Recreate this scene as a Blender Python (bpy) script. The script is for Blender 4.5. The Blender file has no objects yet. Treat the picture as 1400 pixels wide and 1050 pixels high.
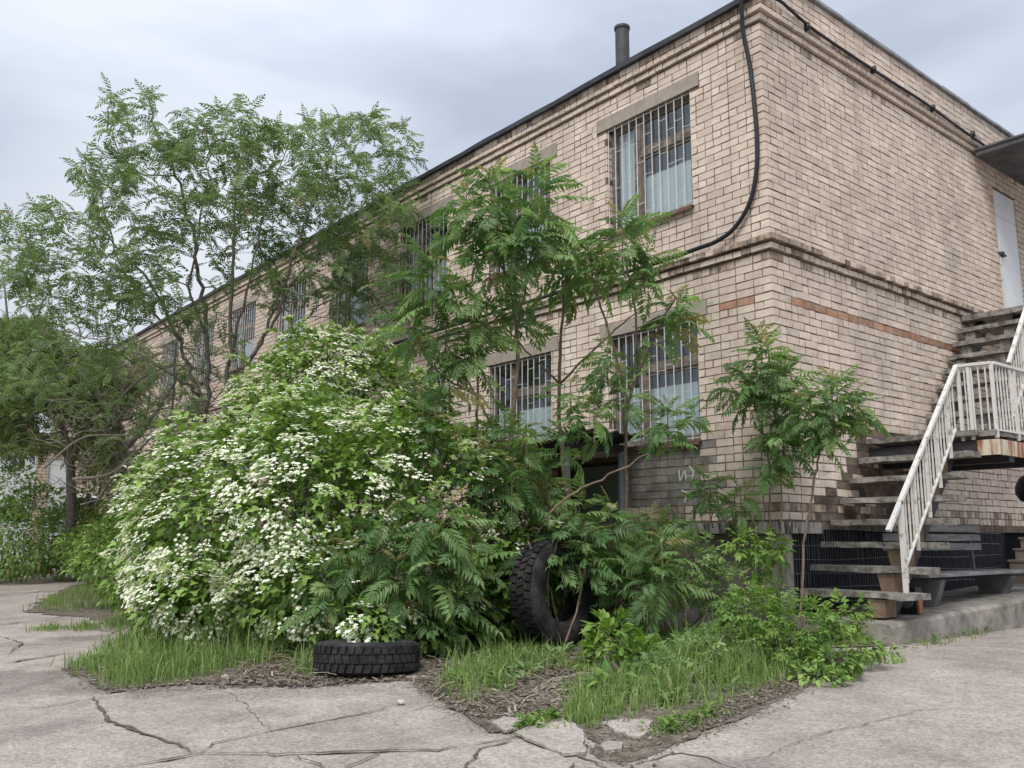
import bpy, bmesh, math, random
import numpy as np
from mathutils import Vector, Matrix
from mathutils.geometry import delaunay_2d_cdt

random.seed(7); rng = np.random.default_rng(7)
scene = bpy.context.scene
COL = scene.collection
R = math.radians

# ------------------------------------------------------------------ camera
CAM = np.array([5.894, -8.862, -0.214]); FPX = 1209.7
PITCH, ROLL, YAW = R(9.915), R(0.194), R(-50.54)
_fw = np.array([math.sin(YAW)*math.cos(PITCH), math.cos(YAW)*math.cos(PITCH), math.sin(PITCH)])
_r = np.cross(_fw, [0, 0, 1]); _r /= np.linalg.norm(_r); _u = np.cross(_r, _fw)
RT = _r*math.cos(ROLL)+_u*math.sin(ROLL); UP = -_r*math.sin(ROLL)+_u*math.cos(ROLL)
cam = bpy.data.objects.new('camera', bpy.data.cameras.new('camera'))
COL.objects.link(cam)
cam.matrix_world = Matrix(((RT[0], UP[0], -_fw[0], CAM[0]), (RT[1], UP[1], -_fw[1], CAM[1]), (RT[2], UP[2], -_fw[2], CAM[2]), (0, 0, 0, 1)))
cam.data.sensor_width = 36; cam.data.lens = 36*FPX/1400
cam.data.clip_start = 0.05; cam.data.clip_end = 2000
scene.camera = cam

# ------------------------------------------------------------------ sky and sun
SUN_EL, SUN_AZ = R(52), R(150)      # azimuth measured from +Y towards +X
w = bpy.data.worlds.new('World'); scene.world = w; w.use_nodes = True
nt = w.node_tree; nt.nodes.clear()
def wn(t, **k):
    n = nt.nodes.new(t)
    for a, b in k.items(): setattr(n, a, b)
    return n
out = wn('ShaderNodeOutputWorld'); bg1 = wn('ShaderNodeBackground'); bg2 = wn('ShaderNodeBackground'); mx = wn('ShaderNodeMixShader')
sky = wn('ShaderNodeTexSky', sky_type='NISHITA', sun_disc=False, sun_elevation=SUN_EL, sun_rotation=SUN_AZ)
bg1.inputs[1].default_value = 0.07
nt.links.new(sky.outputs[0], bg1.inputs[0])
tc = wn('ShaderNodeTexCoord'); mp = wn('ShaderNodeMapping'); mp.inputs['Scale'].default_value = (1.0, 1.0, 2.2)
mp.inputs['Rotation'].default_value = (0.25, 0.5, 0.4)
nz = wn('ShaderNodeTexNoise'); nz.inputs['Scale'].default_value = 1.35; nz.inputs['Detail'].default_value = 5; nz.inputs['Roughness'].default_value = 0.48; nz.inputs['Distortion'].default_value = 0.4
rp = wn('ShaderNodeValToRGB')
rp.color_ramp.elements[0].position = 0.36; rp.color_ramp.elements[0].color = (0.285, 0.318, 0.385, 1)
rp.color_ramp.elements[1].position = 0.66; rp.color_ramp.elements[1].color = (0.55, 0.58, 0.62, 1)
e = rp.color_ramp.elements.new(0.50); e.color = (0.40, 0.435, 0.50, 1)
# an overcast sky gets brighter from the horizon to the zenith
sx = wn('ShaderNodeSeparateXYZ'); pw = wn('ShaderNodeMath', operation='POWER', use_clamp=True); pw.inputs[1].default_value = 2.2
mr = wn('ShaderNodeMapRange'); mr.inputs[1].default_value = 0.0; mr.inputs[2].default_value = 1.0; mr.inputs[3].default_value = 0.70; mr.inputs[4].default_value = 2.1
nt.links.new(tc.outputs['Generated'], mp.inputs[0]); nt.links.new(mp.outputs[0], nz.inputs['Vector']); nt.links.new(nz.outputs['Fac'], rp.inputs[0])
nt.links.new(tc.outputs['Generated'], sx.inputs[0]); nt.links.new(sx.outputs['Z'], pw.inputs[0]); nt.links.new(pw.outputs[0], mr.inputs[0])
nt.links.new(rp.outputs[0], bg2.inputs[0]); nt.links.new(mr.outputs[0], bg2.inputs[1])
mx.inputs[0].default_value = 0.93
nt.links.new(bg1.outputs[0], mx.inputs[1]); nt.links.new(bg2.outputs[0], mx.inputs[2]); nt.links.new(mx.outputs[0], out.inputs[0])
sl = bpy.data.lights.new('sun', 'SUN'); sl.energy = 1.5; sl.angle = R(24); sl.color = (1.0, 0.955, 0.89)
sun = bpy.data.objects.new('sun', sl); COL.objects.link(sun)
_sd = Vector((math.sin(SUN_AZ)*math.cos(SUN_EL), math.cos(SUN_AZ)*math.cos(SUN_EL), math.sin(SUN_EL)))
sun.rotation_euler = _sd.to_track_quat('Z', 'Y').to_euler(); sun.location = (0, -20, 30)
scene.view_settings.view_transform = 'Standard'; scene.view_settings.look = 'None'
scene.view_settings.exposure = 1.0; scene.view_settings.gamma = 1
scene.render.engine = 'CYCLES'
try:
    scene.cycles.max_bounces = 6; scene.cycles.diffuse_bounces = 3; scene.cycles.transparent_max_bounces = 8
    scene.cycles.sample_clamp_indirect = 4; scene.cycles.use_denoising = True
except Exception: pass

# ------------------------------------------------------------------ measuring helpers (where things of the place stand)
def ray(px, py): return _fw+RT*(px-700)/FPX-UP*(py-525)/FPX
def P(px, py, d): return CAM+ray(px, py)*d              # a point seen at (px,py), d metres deep
def zg(x, y): return -1.27+0.03*min(0.0, max(-14.0, y))  # the yard falls gently away from the building
def G(px, py, dz=0.0):
    r = ray(px, py); z = -1.3
    for _ in range(15):
        q = CAM+r*(z-CAM[2])/r[2]; z = zg(q[0], q[1])
    return np.array([q[0], q[1], z+dz])
def proj(q):
    d = np.asarray(q)-CAM; z = d@_fw
    return 700+FPX*(d@RT)/z, 525-FPX*(d@UP)/z, z

# ------------------------------------------------------------------ materials
def mat(name, col, rough=0.8, col2=None, nscale=4.0, spec=0.3, bump=0.0, bscale=60.0, metal=0.0, tint=0.0, transl=0.0, stretch=None, ramp=(0.35, 0.65), weather=False):
    m = bpy.data.materials.new(name); m.use_nodes = True; t = m.node_tree; n = t.nodes; L = t.links
    b = n['Principled BSDF']; b.inputs['Roughness'].default_value = rough; b.inputs['Metallic'].default_value = metal
    b.inputs['Specular IOR Level'].default_value = spec
    c = n.new('ShaderNodeRGB'); c.outputs[0].default_value = (*col, 1); last = c.outputs[0]
    gco = n.new('ShaderNodeNewGeometry')
    vec = gco.outputs['Position']
    if stretch:
        mpn = n.new('ShaderNodeMapping'); mpn.inputs['Scale'].default_value = stretch; L.new(vec, mpn.inputs[0]); vec2 = mpn.outputs[0]
    else: vec2 = vec
    if col2 is not None:
        z = n.new('ShaderNodeTexNoise'); z.inputs['Scale'].default_value = nscale; z.inputs['Detail'].default_value = 6; z.inputs['Roughness'].default_value = 0.65
        L.new(vec2, z.inputs['Vector']); r_ = n.new('ShaderNodeValToRGB'); r_.color_ramp.elements[0].position = ramp[0]; r_.color_ramp.elements[1].position = ramp[1]
        r_.color_ramp.elements[0].color = (*col, 1); r_.color_ramp.elements[1].color = (*col2, 1)
        L.new(z.outputs['Fac'], r_.inputs[0]); last = r_.outputs[0]
    if tint:
        a = n.new('ShaderNodeAttribute'); a.attribute_name = 'tint'
        k = n.new('ShaderNodeMapRange'); k.inputs[3].default_value = 1-tint; k.inputs[4].default_value = 1+tint; L.new(a.outputs['Fac'], k.inputs[0])
        v = n.new('ShaderNodeVectorMath'); v.operation = 'SCALE'; L.new(last, v.inputs[0]); L.new(k.outputs[0], v.inputs['Scale']); last = v.outputs[0]
    if weather:                                              # old run-off streaks and damp patches on the masonry
        for sc_, lo_, f0, f1 in (((1.1, 1.1, .22), .83, .36, .54), ((.35, .35, .5), .90, .35, .6), ((14, 14, 14), .84, .30, .48)):
            mq = n.new('ShaderNodeMapping'); mq.inputs['Scale'].default_value = sc_; L.new(vec, mq.inputs[0]); zq = n.new('ShaderNodeTexNoise'); zq.inputs['Scale'].default_value = 1.0; zq.inputs['Detail'].default_value = 7; zq.inputs['Roughness'].default_value = .62; L.new(mq.outputs[0], zq.inputs['Vector'])
            kq = n.new('ShaderNodeMapRange'); kq.inputs[1].default_value = f0; kq.inputs[2].default_value = f1; kq.inputs[3].default_value = lo_; kq.inputs[4].default_value = 1.03; L.new(zq.outputs['Fac'], kq.inputs[0])
            vq = n.new('ShaderNodeVectorMath'); vq.operation = 'SCALE'; L.new(last, vq.inputs[0]); L.new(kq.outputs[0], vq.inputs['Scale']); last = vq.outputs[0]
    L.new(last, b.inputs['Base Color'])
    if bump:
        z2 = n.new('ShaderNodeTexNoise'); z2.inputs['Scale'].default_value = bscale; z2.inputs['Detail'].default_value = 4; L.new(vec, z2.inputs['Vector'])
        bp = n.new('ShaderNodeBump'); bp.inputs['Strength'].default_value = bump; bp.inputs['Distance'].default_value = 0.01; L.new(z2.outputs['Fac'], bp.inputs['Height']); L.new(bp.outputs[0], b.inputs['Normal'])
    if transl:
        tr = n.new('ShaderNodeBsdfTranslucent'); L.new(last, tr.inputs[0]); ms = n.new('ShaderNodeMixShader'); ms.inputs[0].default_value = transl
        L.new(b.outputs[0], ms.inputs[1]); L.new(tr.outputs[0], ms.inputs[2]); L.new(ms.outputs[0], n['Material Output'].inputs[0])
    return m
def leaf_mat(name, dark, light, young=None, transl=0.32, rough=0.5):
    m = bpy.data.materials.new(name); m.use_nodes = True; t = m.node_tree; n = t.nodes; L = t.links
    b = n['Principled BSDF']; b.inputs['Roughness'].default_value = rough; b.inputs['Specular IOR Level'].default_value = 0.35
    a = n.new('ShaderNodeAttribute'); a.attribute_name = 'tint'; r_ = n.new('ShaderNodeValToRGB'); L.new(a.outputs['Fac'], r_.inputs[0])
    r_.color_ramp.elements[0].color = (*dark, 1); r_.color_ramp.elements[1].color = (*light, 1); r_.color_ramp.elements[1].position = 0.85 if young else 1.0
    if young:
        e_ = r_.color_ramp.elements.new(1.0); e_.color = (*young, 1)
    L.new(r_.outputs[0], b.inputs['Base Color'])
    tr = n.new('ShaderNodeBsdfTranslucent'); v = n.new('ShaderNodeVectorMath'); v.operation = 'MULTIPLY'; v.inputs[1].default_value = (1.15, 1.25, 0.6)
    L.new(r_.outputs[0], v.inputs[0]); L.new(v.outputs[0], tr.inputs[0])
    ms = n.new('ShaderNodeMixShader'); ms.inputs[0].default_value = transl
    L.new(b.outputs[0], ms.inputs[1]); L.new(tr.outputs[0], ms.inputs[2]); L.new(ms.outputs[0], n['Material Output'].inputs[0])
    return m
M = {}
M['brick'] = mat('silicate_brick', (0.545, 0.45, 0.375), 0.9, (0.675, 0.57, 0.485), 3.0, 0.15, 0.5, 70, tint=0.09, weather=True)
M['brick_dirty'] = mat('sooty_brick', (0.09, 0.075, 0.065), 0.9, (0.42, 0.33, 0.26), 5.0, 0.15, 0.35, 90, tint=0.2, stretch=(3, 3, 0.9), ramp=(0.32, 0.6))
M['brick_soot_shade'] = mat('soot_and_shade_brick', (0.055, 0.045, 0.04), 0.9, (0.23, 0.175, 0.14), 3.0, 0.15, 0.35, 90, tint=0.2)  # darkened for soot and for the shade below the stair
M['brick_grey'] = mat('grey_washed_brick', (0.17, 0.155, 0.14), 0.9, (0.34, 0.32, 0.29), 4.0, 0.15, 0.35, 90, tint=0.2)
M['brick_red'] = mat('red_clay_brick', (0.33, 0.165, 0.10), 0.9, (0.40, 0.29, 0.22), 7.0, 0.15, 0.35, 90, tint=0.25)
M['mortar'] = mat('mortar', (0.095, 0.070, 0.054), 0.95, (0.20, 0.155, 0.12), 9.0, 0.1, 0.4, 120)
M['concrete'] = mat('concrete', (0.15, 0.14, 0.12), 0.92, (0.33, 0.30, 0.27), 4.5, 0.15, 0.5, 50)
M['lintel'] = mat('lintel_concrete', (0.27, 0.235, 0.20), 0.9, (0.37, 0.325, 0.28), 5.0, 0.15, 0.4, 60)
M['tread'] = mat('weathered_concrete', (0.10, 0.092, 0.082), 0.9, (0.30, 0.28, 0.25), 9.0, 0.15, 0.8, 45)
M['plinth'] = mat('plinth_concrete', (0.14, 0.13, 0.115), 0.92, (0.27, 0.25, 0.225), 2.5, 0.15, 0.5, 40)
M['ledge'] = mat('stained_ledge', (0.05, 0.045, 0.04), 0.9, (0.38, 0.36, 0.33), 6.0, 0.15, 0.4, 60, stretch=(3, 3, 0.5), ramp=(0.38, 0.55))
M['roof'] = mat('bitumen_flashing', (0.03, 0.034, 0.042), 0.55, (0.06, 0.065, 0.075), 3.0, 0.4)
M['coping'] = mat('zinc_coping', (0.30, 0.33, 0.34), 0.5, (0.17, 0.18, 0.19), 4.0, 0.5, metal=0.3)
M['cable'] = mat('black_cable', (0.012, 0.013, 0.017), 0.5, spec=0.4)
M['pipe'] = mat('dark_pipe', (0.045, 0.045, 0.055), 0.6, (0.08, 0.075, 0.08), 5.0)
M['white'] = mat('chipped_white_paint', (0.24, 0.15, 0.10), 0.6, (0.60, 0.585, 0.555), 11.0, 0.35, 0.2, 60, ramp=(0.30, 0.46))
M['cream'] = mat('rusty_cream_paint', (0.24, 0.10, 0.05), 0.7, (0.56, 0.50, 0.39), 4.5, 0.3, 0.3, 50, stretch=(3.4, 3.4, 0.4), ramp=(0.40, 0.56))
M['bars'] = mat('white_bar_paint', (0.62, 0.61, 0.59), 0.5, (0.42, 0.36, 0.31), 12.0, ramp=(0.55, 0.75))
M['frame'] = mat('old_window_wood', (0.085, 0.068, 0.058), 0.75, (0.24, 0.205, 0.175), 9.0, 0.2, 0.3, 40)
M['sill'] = mat('rusty_sill', (0.11, 0.06, 0.045), 0.6, (0.22, 0.14, 0.11), 8.0)
M['curtain'] = mat('pale_curtain', (0.66, 0.70, 0.70), 0.9, (0.74, 0.77, 0.77), 10.0, transl=0.15)
M['inside'] = mat('plastered_interior', (0.42, 0.43, 0.43), 0.9, (0.52, 0.53, 0.53), 2.0)
M['door'] = mat('pale_steel_door', (0.62, 0.65, 0.68), 0.5, (0.70, 0.72, 0.73), 2.0, 0.4)
M['canopy'] = mat('dark_canopy', (0.06, 0.062, 0.068), 0.85, (0.12, 0.12, 0.125), 3.0, bump=0.4)
M['rust_dark'] = mat('dark_metal', (0.022, 0.022, 0.027), 0.6, (0.05, 0.045, 0.045), 6.0, 0.35)
M['sheet'] = mat('corrugated_sheet', (0.045, 0.042, 0.04), 0.65, (0.13, 0.105, 0.09), 4.0, 0.3)
M['post'] = mat('grey_post_paint', (0.17, 0.185, 0.20), 0.6, (0.26, 0.27, 0.28), 6.0)
M['tarp'] = mat('dark_void_cloth', (0.010, 0.011, 0.018), 0.8, (0.02, 0.022, 0.03), 4.0)
M['mesh'] = mat('wire_mesh', (0.12, 0.12, 0.125), 0.5, (0.22, 0.22, 0.225), 10.0, metal=0.3)
M['wood_grey'] = mat('grey_bench_board', (0.15, 0.15, 0.15), 0.85, (0.30, 0.30, 0.295), 4.0, 0.15, 0.5, 30, stretch=(6, 0.8, 6))
M['urn'] = mat('bench_concrete', (0.10, 0.10, 0.10), 0.9, (0.20, 0.20, 0.195), 4.0, 0.15, 0.5, 40)
M['stringer'] = mat('brown_support', (0.17, 0.12, 0.08), 0.9, (0.30, 0.225, 0.16), 5.0, 0.15, 0.4, 40)
M['tyre'] = mat('old_rubber', (0.013, 0.013, 0.015), 0.8, (0.062, 0.056, 0.05), 7.0, 0.25, 0.5, 40, ramp=(.42, .75))
M['bark'] = mat('grey_bark', (0.12, 0.105, 0.092), 0.9, (0.24, 0.215, 0.195), 12.0, 0.1, 0.4, 60)
M['stem'] = mat('sapling_stem', (0.13, 0.095, 0.07), 0.85, (0.24, 0.185, 0.145), 14.0, 0.15)
M['deadwood'] = mat('dead_twig', (0.17, 0.145, 0.125), 0.9, (0.28, 0.25, 0.22), 10.0, 0.1)
M['petal'] = leaf_mat('white_petal', (0.66, 0.70, 0.46), (0.85, 0.86, 0.74), None, 0.25, 0.6)
M['vib'] = leaf_mat('viburnum_leaf', (0.055, 0.12, 0.024), (0.30, 0.45, 0.11), None, 0.28)
M['ail'] = leaf_mat('ailanthus_leaf', (0.085, 0.17, 0.06), (0.32, 0.45, 0.18), (0.34, 0.23, 0.13), 0.42)
M['tree'] = leaf_mat('tree_leaf', (0.09, 0.15, 0.07), (0.24, 0.32, 0.155), (0.29, 0.24, 0.14), 0.42)
M['dull'] = leaf_mat('dull_leaf', (0.09, 0.14, 0.06), (0.23, 0.29, 0.12), (0.29, 0.20, 0.12), 0.4)
M['bright'] = leaf_mat('bright_leaf', (0.075, 0.165, 0.03), (0.24, 0.36, 0.075))
M['grass'] = leaf_mat('grass_blade', (0.085, 0.155, 0.035), (0.28, 0.38, 0.13), (0.45, 0.40, 0.24))
M['straw'] = leaf_mat('straw', (0.085, 0.066, 0.052), (0.42, 0.37, 0.29), None, 0.1, 0.9)
M['soil'] = mat('soil', (0.075, 0.06, 0.047), 0.95, (0.20, 0.17, 0.14), 9.0, 0.1, 0.8, 60)
M['crack'] = mat('crack_soil', (0.065, 0.057, 0.048), 0.95, (0.15, 0.13, 0.11), 20.0, 0.1, 0.6, 80)
M['stone'] = mat('pale_stone', (0.36, 0.34, 0.31), 0.9, (0.50, 0.48, 0.44), 10.0)
M['pink'] = mat('step_concrete', (0.25, 0.20, 0.175), 0.9, (0.36, 0.30, 0.26), 4.0, 0.15, 0.3, 50)
M['orange'] = mat('orange_plastic', (0.35, 0.12, 0.06), 0.5)
M['paint_mark'] = mat('whitewash_mark', (0.62, 0.60, 0.56), 0.9)
M['cloth'] = mat('crumpled_cloth', (0.50, 0.50, 0.51), 0.9, (0.65, 0.65, 0.66), 8.0)

def glass_mat():
    m = bpy.data.materials.new('window_glass'); m.use_nodes = True; n = m.node_tree.nodes; L = m.node_tree.links; n.clear()
    o = n.new('ShaderNodeOutputMaterial'); t = n.new('ShaderNodeBsdfTransparent'); t.inputs[0].default_value = (0.86, 0.9, 0.91, 1)
    g = n.new('ShaderNodeBsdfGlossy'); g.inputs['Roughness'].default_value = 0.03; g.inputs[0].default_value = (0.85, 0.9, 0.95, 1)
    f = n.new('ShaderNodeFresnel'); f.inputs[0].default_value = 2.0; x = n.new('ShaderNodeMixShader')
    gm = n.new('ShaderNodeNewGeometry'); ma = n.new('ShaderNodeMath'); ma.operation = 'MULTIPLY_ADD'; ma.inputs[1].default_value = -1; ma.inputs[2].default_value = 1
    mb_ = n.new('ShaderNodeMath'); mb_.operation = 'MULTIPLY'; L.new(gm.outputs['Backfacing'], ma.inputs[0]); L.new(ma.outputs[0], mb_.inputs[0]); L.new(f.outputs[0], mb_.inputs[1])
    L.new(mb_.outputs[0], x.inputs[0]); L.new(t.outputs[0], x.inputs[1]); L.new(g.outputs[0], x.inputs[2]); L.new(x.outputs[0], o.inputs[0])
    return m
M['glass'] = glass_mat()

def asphalt_mat():
    m = mat('worn_asphalt', (0.262, 0.226, 0.203), 0.92, (0.355, 0.31, 0.28), 0.7, 0.15)
    t = m.node_tree; n = t.nodes; L = t.links; b = n['Principled BSDF']; g = n['Geometry'] if 'Geometry' in n else [x for x in n if x.type == 'NEW_GEOMETRY'][0]
    base = b.inputs['Base Color'].links[0].from_socket
    v = n.new('ShaderNodeTexVoronoi'); v.inputs['Scale'].default_value = 55; L.new(g.outputs['Position'], v.inputs['Vector'])
    r1 = n.new('ShaderNodeMapRange'); r1.inputs[1].default_value = 0; r1.inputs[2].default_value = 1; r1.inputs[3].default_value = 0.76; r1.inputs[4].default_value = 1.24
    sp = n.new('ShaderNodeSeparateColor'); L.new(v.outputs['Color'], sp.inputs[0]); L.new(sp.outputs[0], r1.inputs[0])
    z = n.new('ShaderNodeTexNoise'); z.inputs['Scale'].default_value = 2.6; z.inputs['Detail'].default_value = 8; z.inputs['Roughness'].default_value = 0.7; L.new(g.outputs['Position'], z.inputs['Vector'])
    r2 = n.new('ShaderNodeMapRange'); r2.inputs[1].default_value = 0.3; r2.inputs[2].default_value = 0.7; r2.inputs[3].default_value = 0.74; r2.inputs[4].default_value = 1.16; L.new(z.outputs['Fac'], r2.inputs[0])
    mu = n.new('ShaderNodeMath'); mu.operation = 'MULTIPLY'; L.new(r1.outputs[0], mu.inputs[0]); L.new(r2.outputs[0], mu.inputs[1])
    s = n.new('ShaderNodeVectorMath'); s.operation = 'SCALE'; L.new(base, s.inputs[0]); L.new(mu.outputs[0], s.inputs['Scale'])
    # old oily stains, each with an edge of its own
    z3 = n.new('ShaderNodeTexNoise'); z3.inputs['Scale'].default_value = 0.45; z3.inputs['Detail'].default_value = 5; z3.inputs['Roughness'].default_value = 0.55; L.new(g.outputs['Position'], z3.inputs['Vector'])
    r3 = n.new('ShaderNodeMapRange'); r3.inputs[1].default_value = 0.56; r3.inputs[2].default_value = 0.62; r3.inputs[3].default_value = 1.0; r3.inputs[4].default_value = 0.70; L.new(z3.outputs['Fac'], r3.inputs[0])
    s2 = n.new('ShaderNodeVectorMath'); s2.operation = 'SCALE'; L.new(s.outputs[0], s2.inputs[0]); L.new(r3.outputs[0], s2.inputs['Scale'])
    L.new(s2.outputs[0], b.inputs['Base Color'])
    bp = n.new('ShaderNodeBump'); bp.inputs['Strength'].default_value = 0.6; bp.inputs['Distance'].default_value = 0.006; L.new(v.outputs['Distance'], bp.inputs['Height']); L.new(bp.outputs[0], b.inputs['Normal'])
    return m
M['asphalt'] = asphalt_mat()

def far_brick_mat():
    m = bpy.data.materials.new('far_brickwork'); m.use_nodes = True; n = m.node_tree.nodes; L = m.node_tree.links; b = n['Principled BSDF']; b.inputs['Roughness'].default_value = 0.9
    g = n.new('ShaderNodeNewGeometry'); s = n.new('ShaderNodeSeparateXYZ'); L.new(g.outputs['Position'], s.inputs[0]); c = n.new('ShaderNodeCombineXYZ')
    a = n.new('ShaderNodeMath'); a.operation = 'ADD'; L.new(s.outputs[0], a.inputs[0]); L.new(s.outputs[1], a.inputs[1])
    L.new(a.outputs[0], c.inputs[0]); L.new(s.outputs[2], c.inputs[1])
    k = n.new('ShaderNodeTexBrick'); L.new(c.outputs[0], k.inputs['Vector']); k.inputs['Scale'].default_value = 1.0
    k.inputs['Brick Width'].default_value = 0.26; k.inputs['Row Height'].default_value = 0.1; k.inputs['Mortar Size'].default_value = 0.008
    k.inputs['Color1'].default_value = (0.50, 0.40, 0.32, 1); k.inputs['Color2'].default_value = (0.60, 0.48, 0.39, 1); k.inputs['Mortar'].default_value = (0.13, 0.105, 0.085, 1)
    L.new(k.outputs['Color'], b.inputs['Base Color'])
    bp = n.new('ShaderNodeBump'); bp.inputs['Strength'].default_value = 0.5; bp.inputs['Distance'].default_value = 0.01; bp.invert = True; L.new(k.outputs['Fac'], bp.inputs['Height']); L.new(bp.outputs[0], b.inputs['Normal'])
    return m
M['far_brick'] = far_brick_mat()

# ------------------------------------------------------------------ mesh helpers
class MB:
    def __init__(s): s.v = []; s.f = []; s.t = []; s.n = 0
    def add(s, V, F, tint=0.5):
        V = np.asarray(V, float).reshape(-1, 3); s.v.append(V); s.f += [tuple(int(i)+s.n for i in f) for f in F]
        s.t.append(np.full(len(V), tint) if np.isscalar(tint) else np.asarray(tint)); s.n += len(V)
    def box(s, x0, x1, y0, y1, z0, z1, j=0.0, tint=0.5):
        V = np.array([[x, y, z] for z in (z0, z1) for y in (y0, y1) for x in (x0, x1)], float)
        if j: V += rng.uniform(-j, j, V.shape)
        s.add(V, [(0, 2, 3, 1), (4, 5, 7, 6), (0, 1, 5, 4), (2, 6, 7, 3), (0, 4, 6, 2), (1, 3, 7, 5)], tint)
    def quad(s, a, b, c, d, tint=0.5): s.add([a, b, c, d], [(0, 1, 2, 3)], tint)
    def bar(s, a, b, w, h=None, up=(0, 0, 1), tint=0.5):
        a = np.asarray(a, float); b = np.asarray(b, float); h = w if h is None else h
        d = (b-a)/np.linalg.norm(b-a); u = np.asarray(up, float); sd = np.cross(d, u)
        if np.linalg.norm(sd) < 1e-3: sd = np.cross(d, [0, 1, 0])
        sd /= np.linalg.norm(sd); u = np.cross(sd, d)
        V = [q+sd*sx_*w/2+u*su*h/2 for q in (a, b) for sx_, su in ((-1, -1), (1, -1), (1, 1), (-1, 1))]
        s.add(V, [(0, 1, 2, 3), (7, 6, 5, 4), (0, 4, 5, 1), (1, 5, 6, 2), (2, 6, 7, 3), (3, 7, 4, 0)], tint)
    def tube(s, pts, rad, n=6, cap=True, tint=0.5):
        pts = np.asarray(pts, float); m = len(pts); rad = np.full(m, rad) if np.isscalar(rad) else np.asarray(rad, float)
        T = np.gradient(pts, axis=0); T /= np.linalg.norm(T, axis=1)[:, None]+1e-9
        ref = np.array([0.31, 0.17, 0.93]) if abs(T[0][2]) < 0.9 else np.array([0.95, 0.2, 0.1])
        A = np.cross(T, ref); A /= np.linalg.norm(A, axis=1)[:, None]+1e-9; B = np.cross(T, A)
        an = np.arange(n)*2*math.pi/n
        V = (pts[:, None, :]+rad[:, None, None]*(A[:, None, :]*np.cos(an)[None, :, None]+B[:, None, :]*np.sin(an)[None, :, None])).reshape(-1, 3)
        F = [(i*n+k, i*n+(k+1) % n, (i+1)*n+(k+1) % n, (i+1)*n+k) for i in range(m-1) for k in range(n)]
        if cap and n > 3: F += [tuple(range(n-1, -1, -1)), tuple((m-1)*n+k for k in range(n))]
        s.add(V, F, tint)
    def lathe(s, prof, c=(0, 0, 0), n=24, close=False, tint=0.5):
        k = len(prof); V = []
        for i in range(n):
            a = 2*math.pi*i/n
            V += [(c[0]+r*math.cos(a), c[1]+r*math.sin(a), c[2]+z) for r, z in prof]
        F = [(i*k+j, ((i+1) % n)*k+j, ((i+1) % n)*k+(j+1) % k, i*k+(j+1) % k) for i in range(n) for j in range(k if close else k-1)]
        s.add(V, F, tint)
    def inst(s, tv, tf, mats, tints):
        """many copies of one template: mats (N,3,4)"""
        N = len(mats)
        if not N: return
        V = np.einsum('nij,kj->nki', mats[:, :, :3], tv)+mats[:, None, :, 3]; k = len(tv)
        off = s.n
        for i in range(N):
            o = off+i*k; s.f += [tuple(a+o for a in f) for f in tf]
        s.v.append(V.reshape(-1, 3)); s.t.append(np.repeat(np.asarray(tints, float), k)); s.n += N*k
    def mesh(s, name, m, smooth=False):
        me = bpy.data.meshes.new(name); V = np.concatenate(s.v)
        L = np.fromiter((len(f) for f in s.f), dtype=np.int32, count=len(s.f)); idx = np.fromiter((i for f in s.f for i in f), dtype=np.int32)
        me.vertices.add(len(V)); me.vertices.foreach_set('co', V.ravel().astype(np.float32))
        me.loops.add(len(idx)); me.loops.foreach_set('vertex_index', idx)
        st = np.concatenate(([0], np.cumsum(L)[:-1])).astype(np.int32)
        me.polygons.add(len(L)); me.polygons.foreach_set('loop_start', st)
        me.update(calc_edges=True); me.validate()
        at = me.attributes.new('tint', 'FLOAT', 'POINT'); at.data.foreach_set('value', np.concatenate(s.t).astype(np.float32))
        me.polygons.foreach_set('use_smooth', np.full(len(me.polygons), bool(smooth)))
        me.materials.append(m); return me
    def build(s, name, m, parent=None, smooth=False, kind=None, **kw):
        return link(name, s.mesh(name, m, smooth), parent, kind=kind, **kw)
def link(name, data, parent=None, label=None, cat=None, group=None, kind=None, loc=None):
    o = bpy.data.objects.new(name, data); COL.objects.link(o)
    if parent is not None:
        o.parent = parent; o.matrix_parent_inverse = Matrix.Translation(parent_world(parent)).inverted()
    if loc is not None: o.location = loc
    for k, v in (('label', label), ('category', cat), ('group', group), ('kind', kind)):
        if v: o[k] = v
    return o
WLOC = {}
def parent_world(p): return WLOC.get(p.name, Vector((0, 0, 0)))
def thing(name, label, cat, loc=(0, 0, 0), group=None):
    o = link(name, None, None, label, cat, group, None, loc); o.empty_display_size = 0.2
    WLOC[o.name] = Vector(loc); return o
def jitter_line(a, b, n, amp):
    t = np.linspace(0, 1, n)[:, None]; q = np.asarray(a)*(1-t)+np.asarray(b)*t; q[1:-1] += rng.normal(0, amp, (n-2, 3)); return q

# ------------------------------------------------------------------ ground
def axis(fine0, fine1, step, lo, hi):
    a = list(np.arange(fine0, fine1+1e-6, step)); s = step; x = fine0; pre = []
    while x > lo: s *= 1.35; x -= s; pre.append(x)
    s = step; x = fine1; post = []
    while x < hi: s *= 1.35; x += s; post.append(x)
    return np.array(pre[::-1]+a+post)
gx = axis(-24, 10, 0.25, -700, 700); gy = axis(-12, 2, 0.25, -700, 700)
XX, YY = np.meshgrid(gx, gy); ZZ = -1.27+0.03*np.clip(YY, -14, 0)
near = (np.abs(XX+6) < 20) & (YY > -12) & (YY < 0)
ZZ = ZZ+near*(0.004*np.sin(1.7*XX+0.6*YY)+0.004*np.sin(2.9*YY-1.1*XX)-0.006)
g = MB(); nx = len(gx)
g.add(np.stack([XX, YY, ZZ], -1).reshape(-1, 3), [(j*nx+i, j*nx+i+1, (j+1)*nx+i+1, (j+1)*nx+i) for j in range(len(gy)-1) for i in range(nx-1)])
ground = g.build('ground', M['asphalt'], kind='structure', smooth=True)

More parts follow.
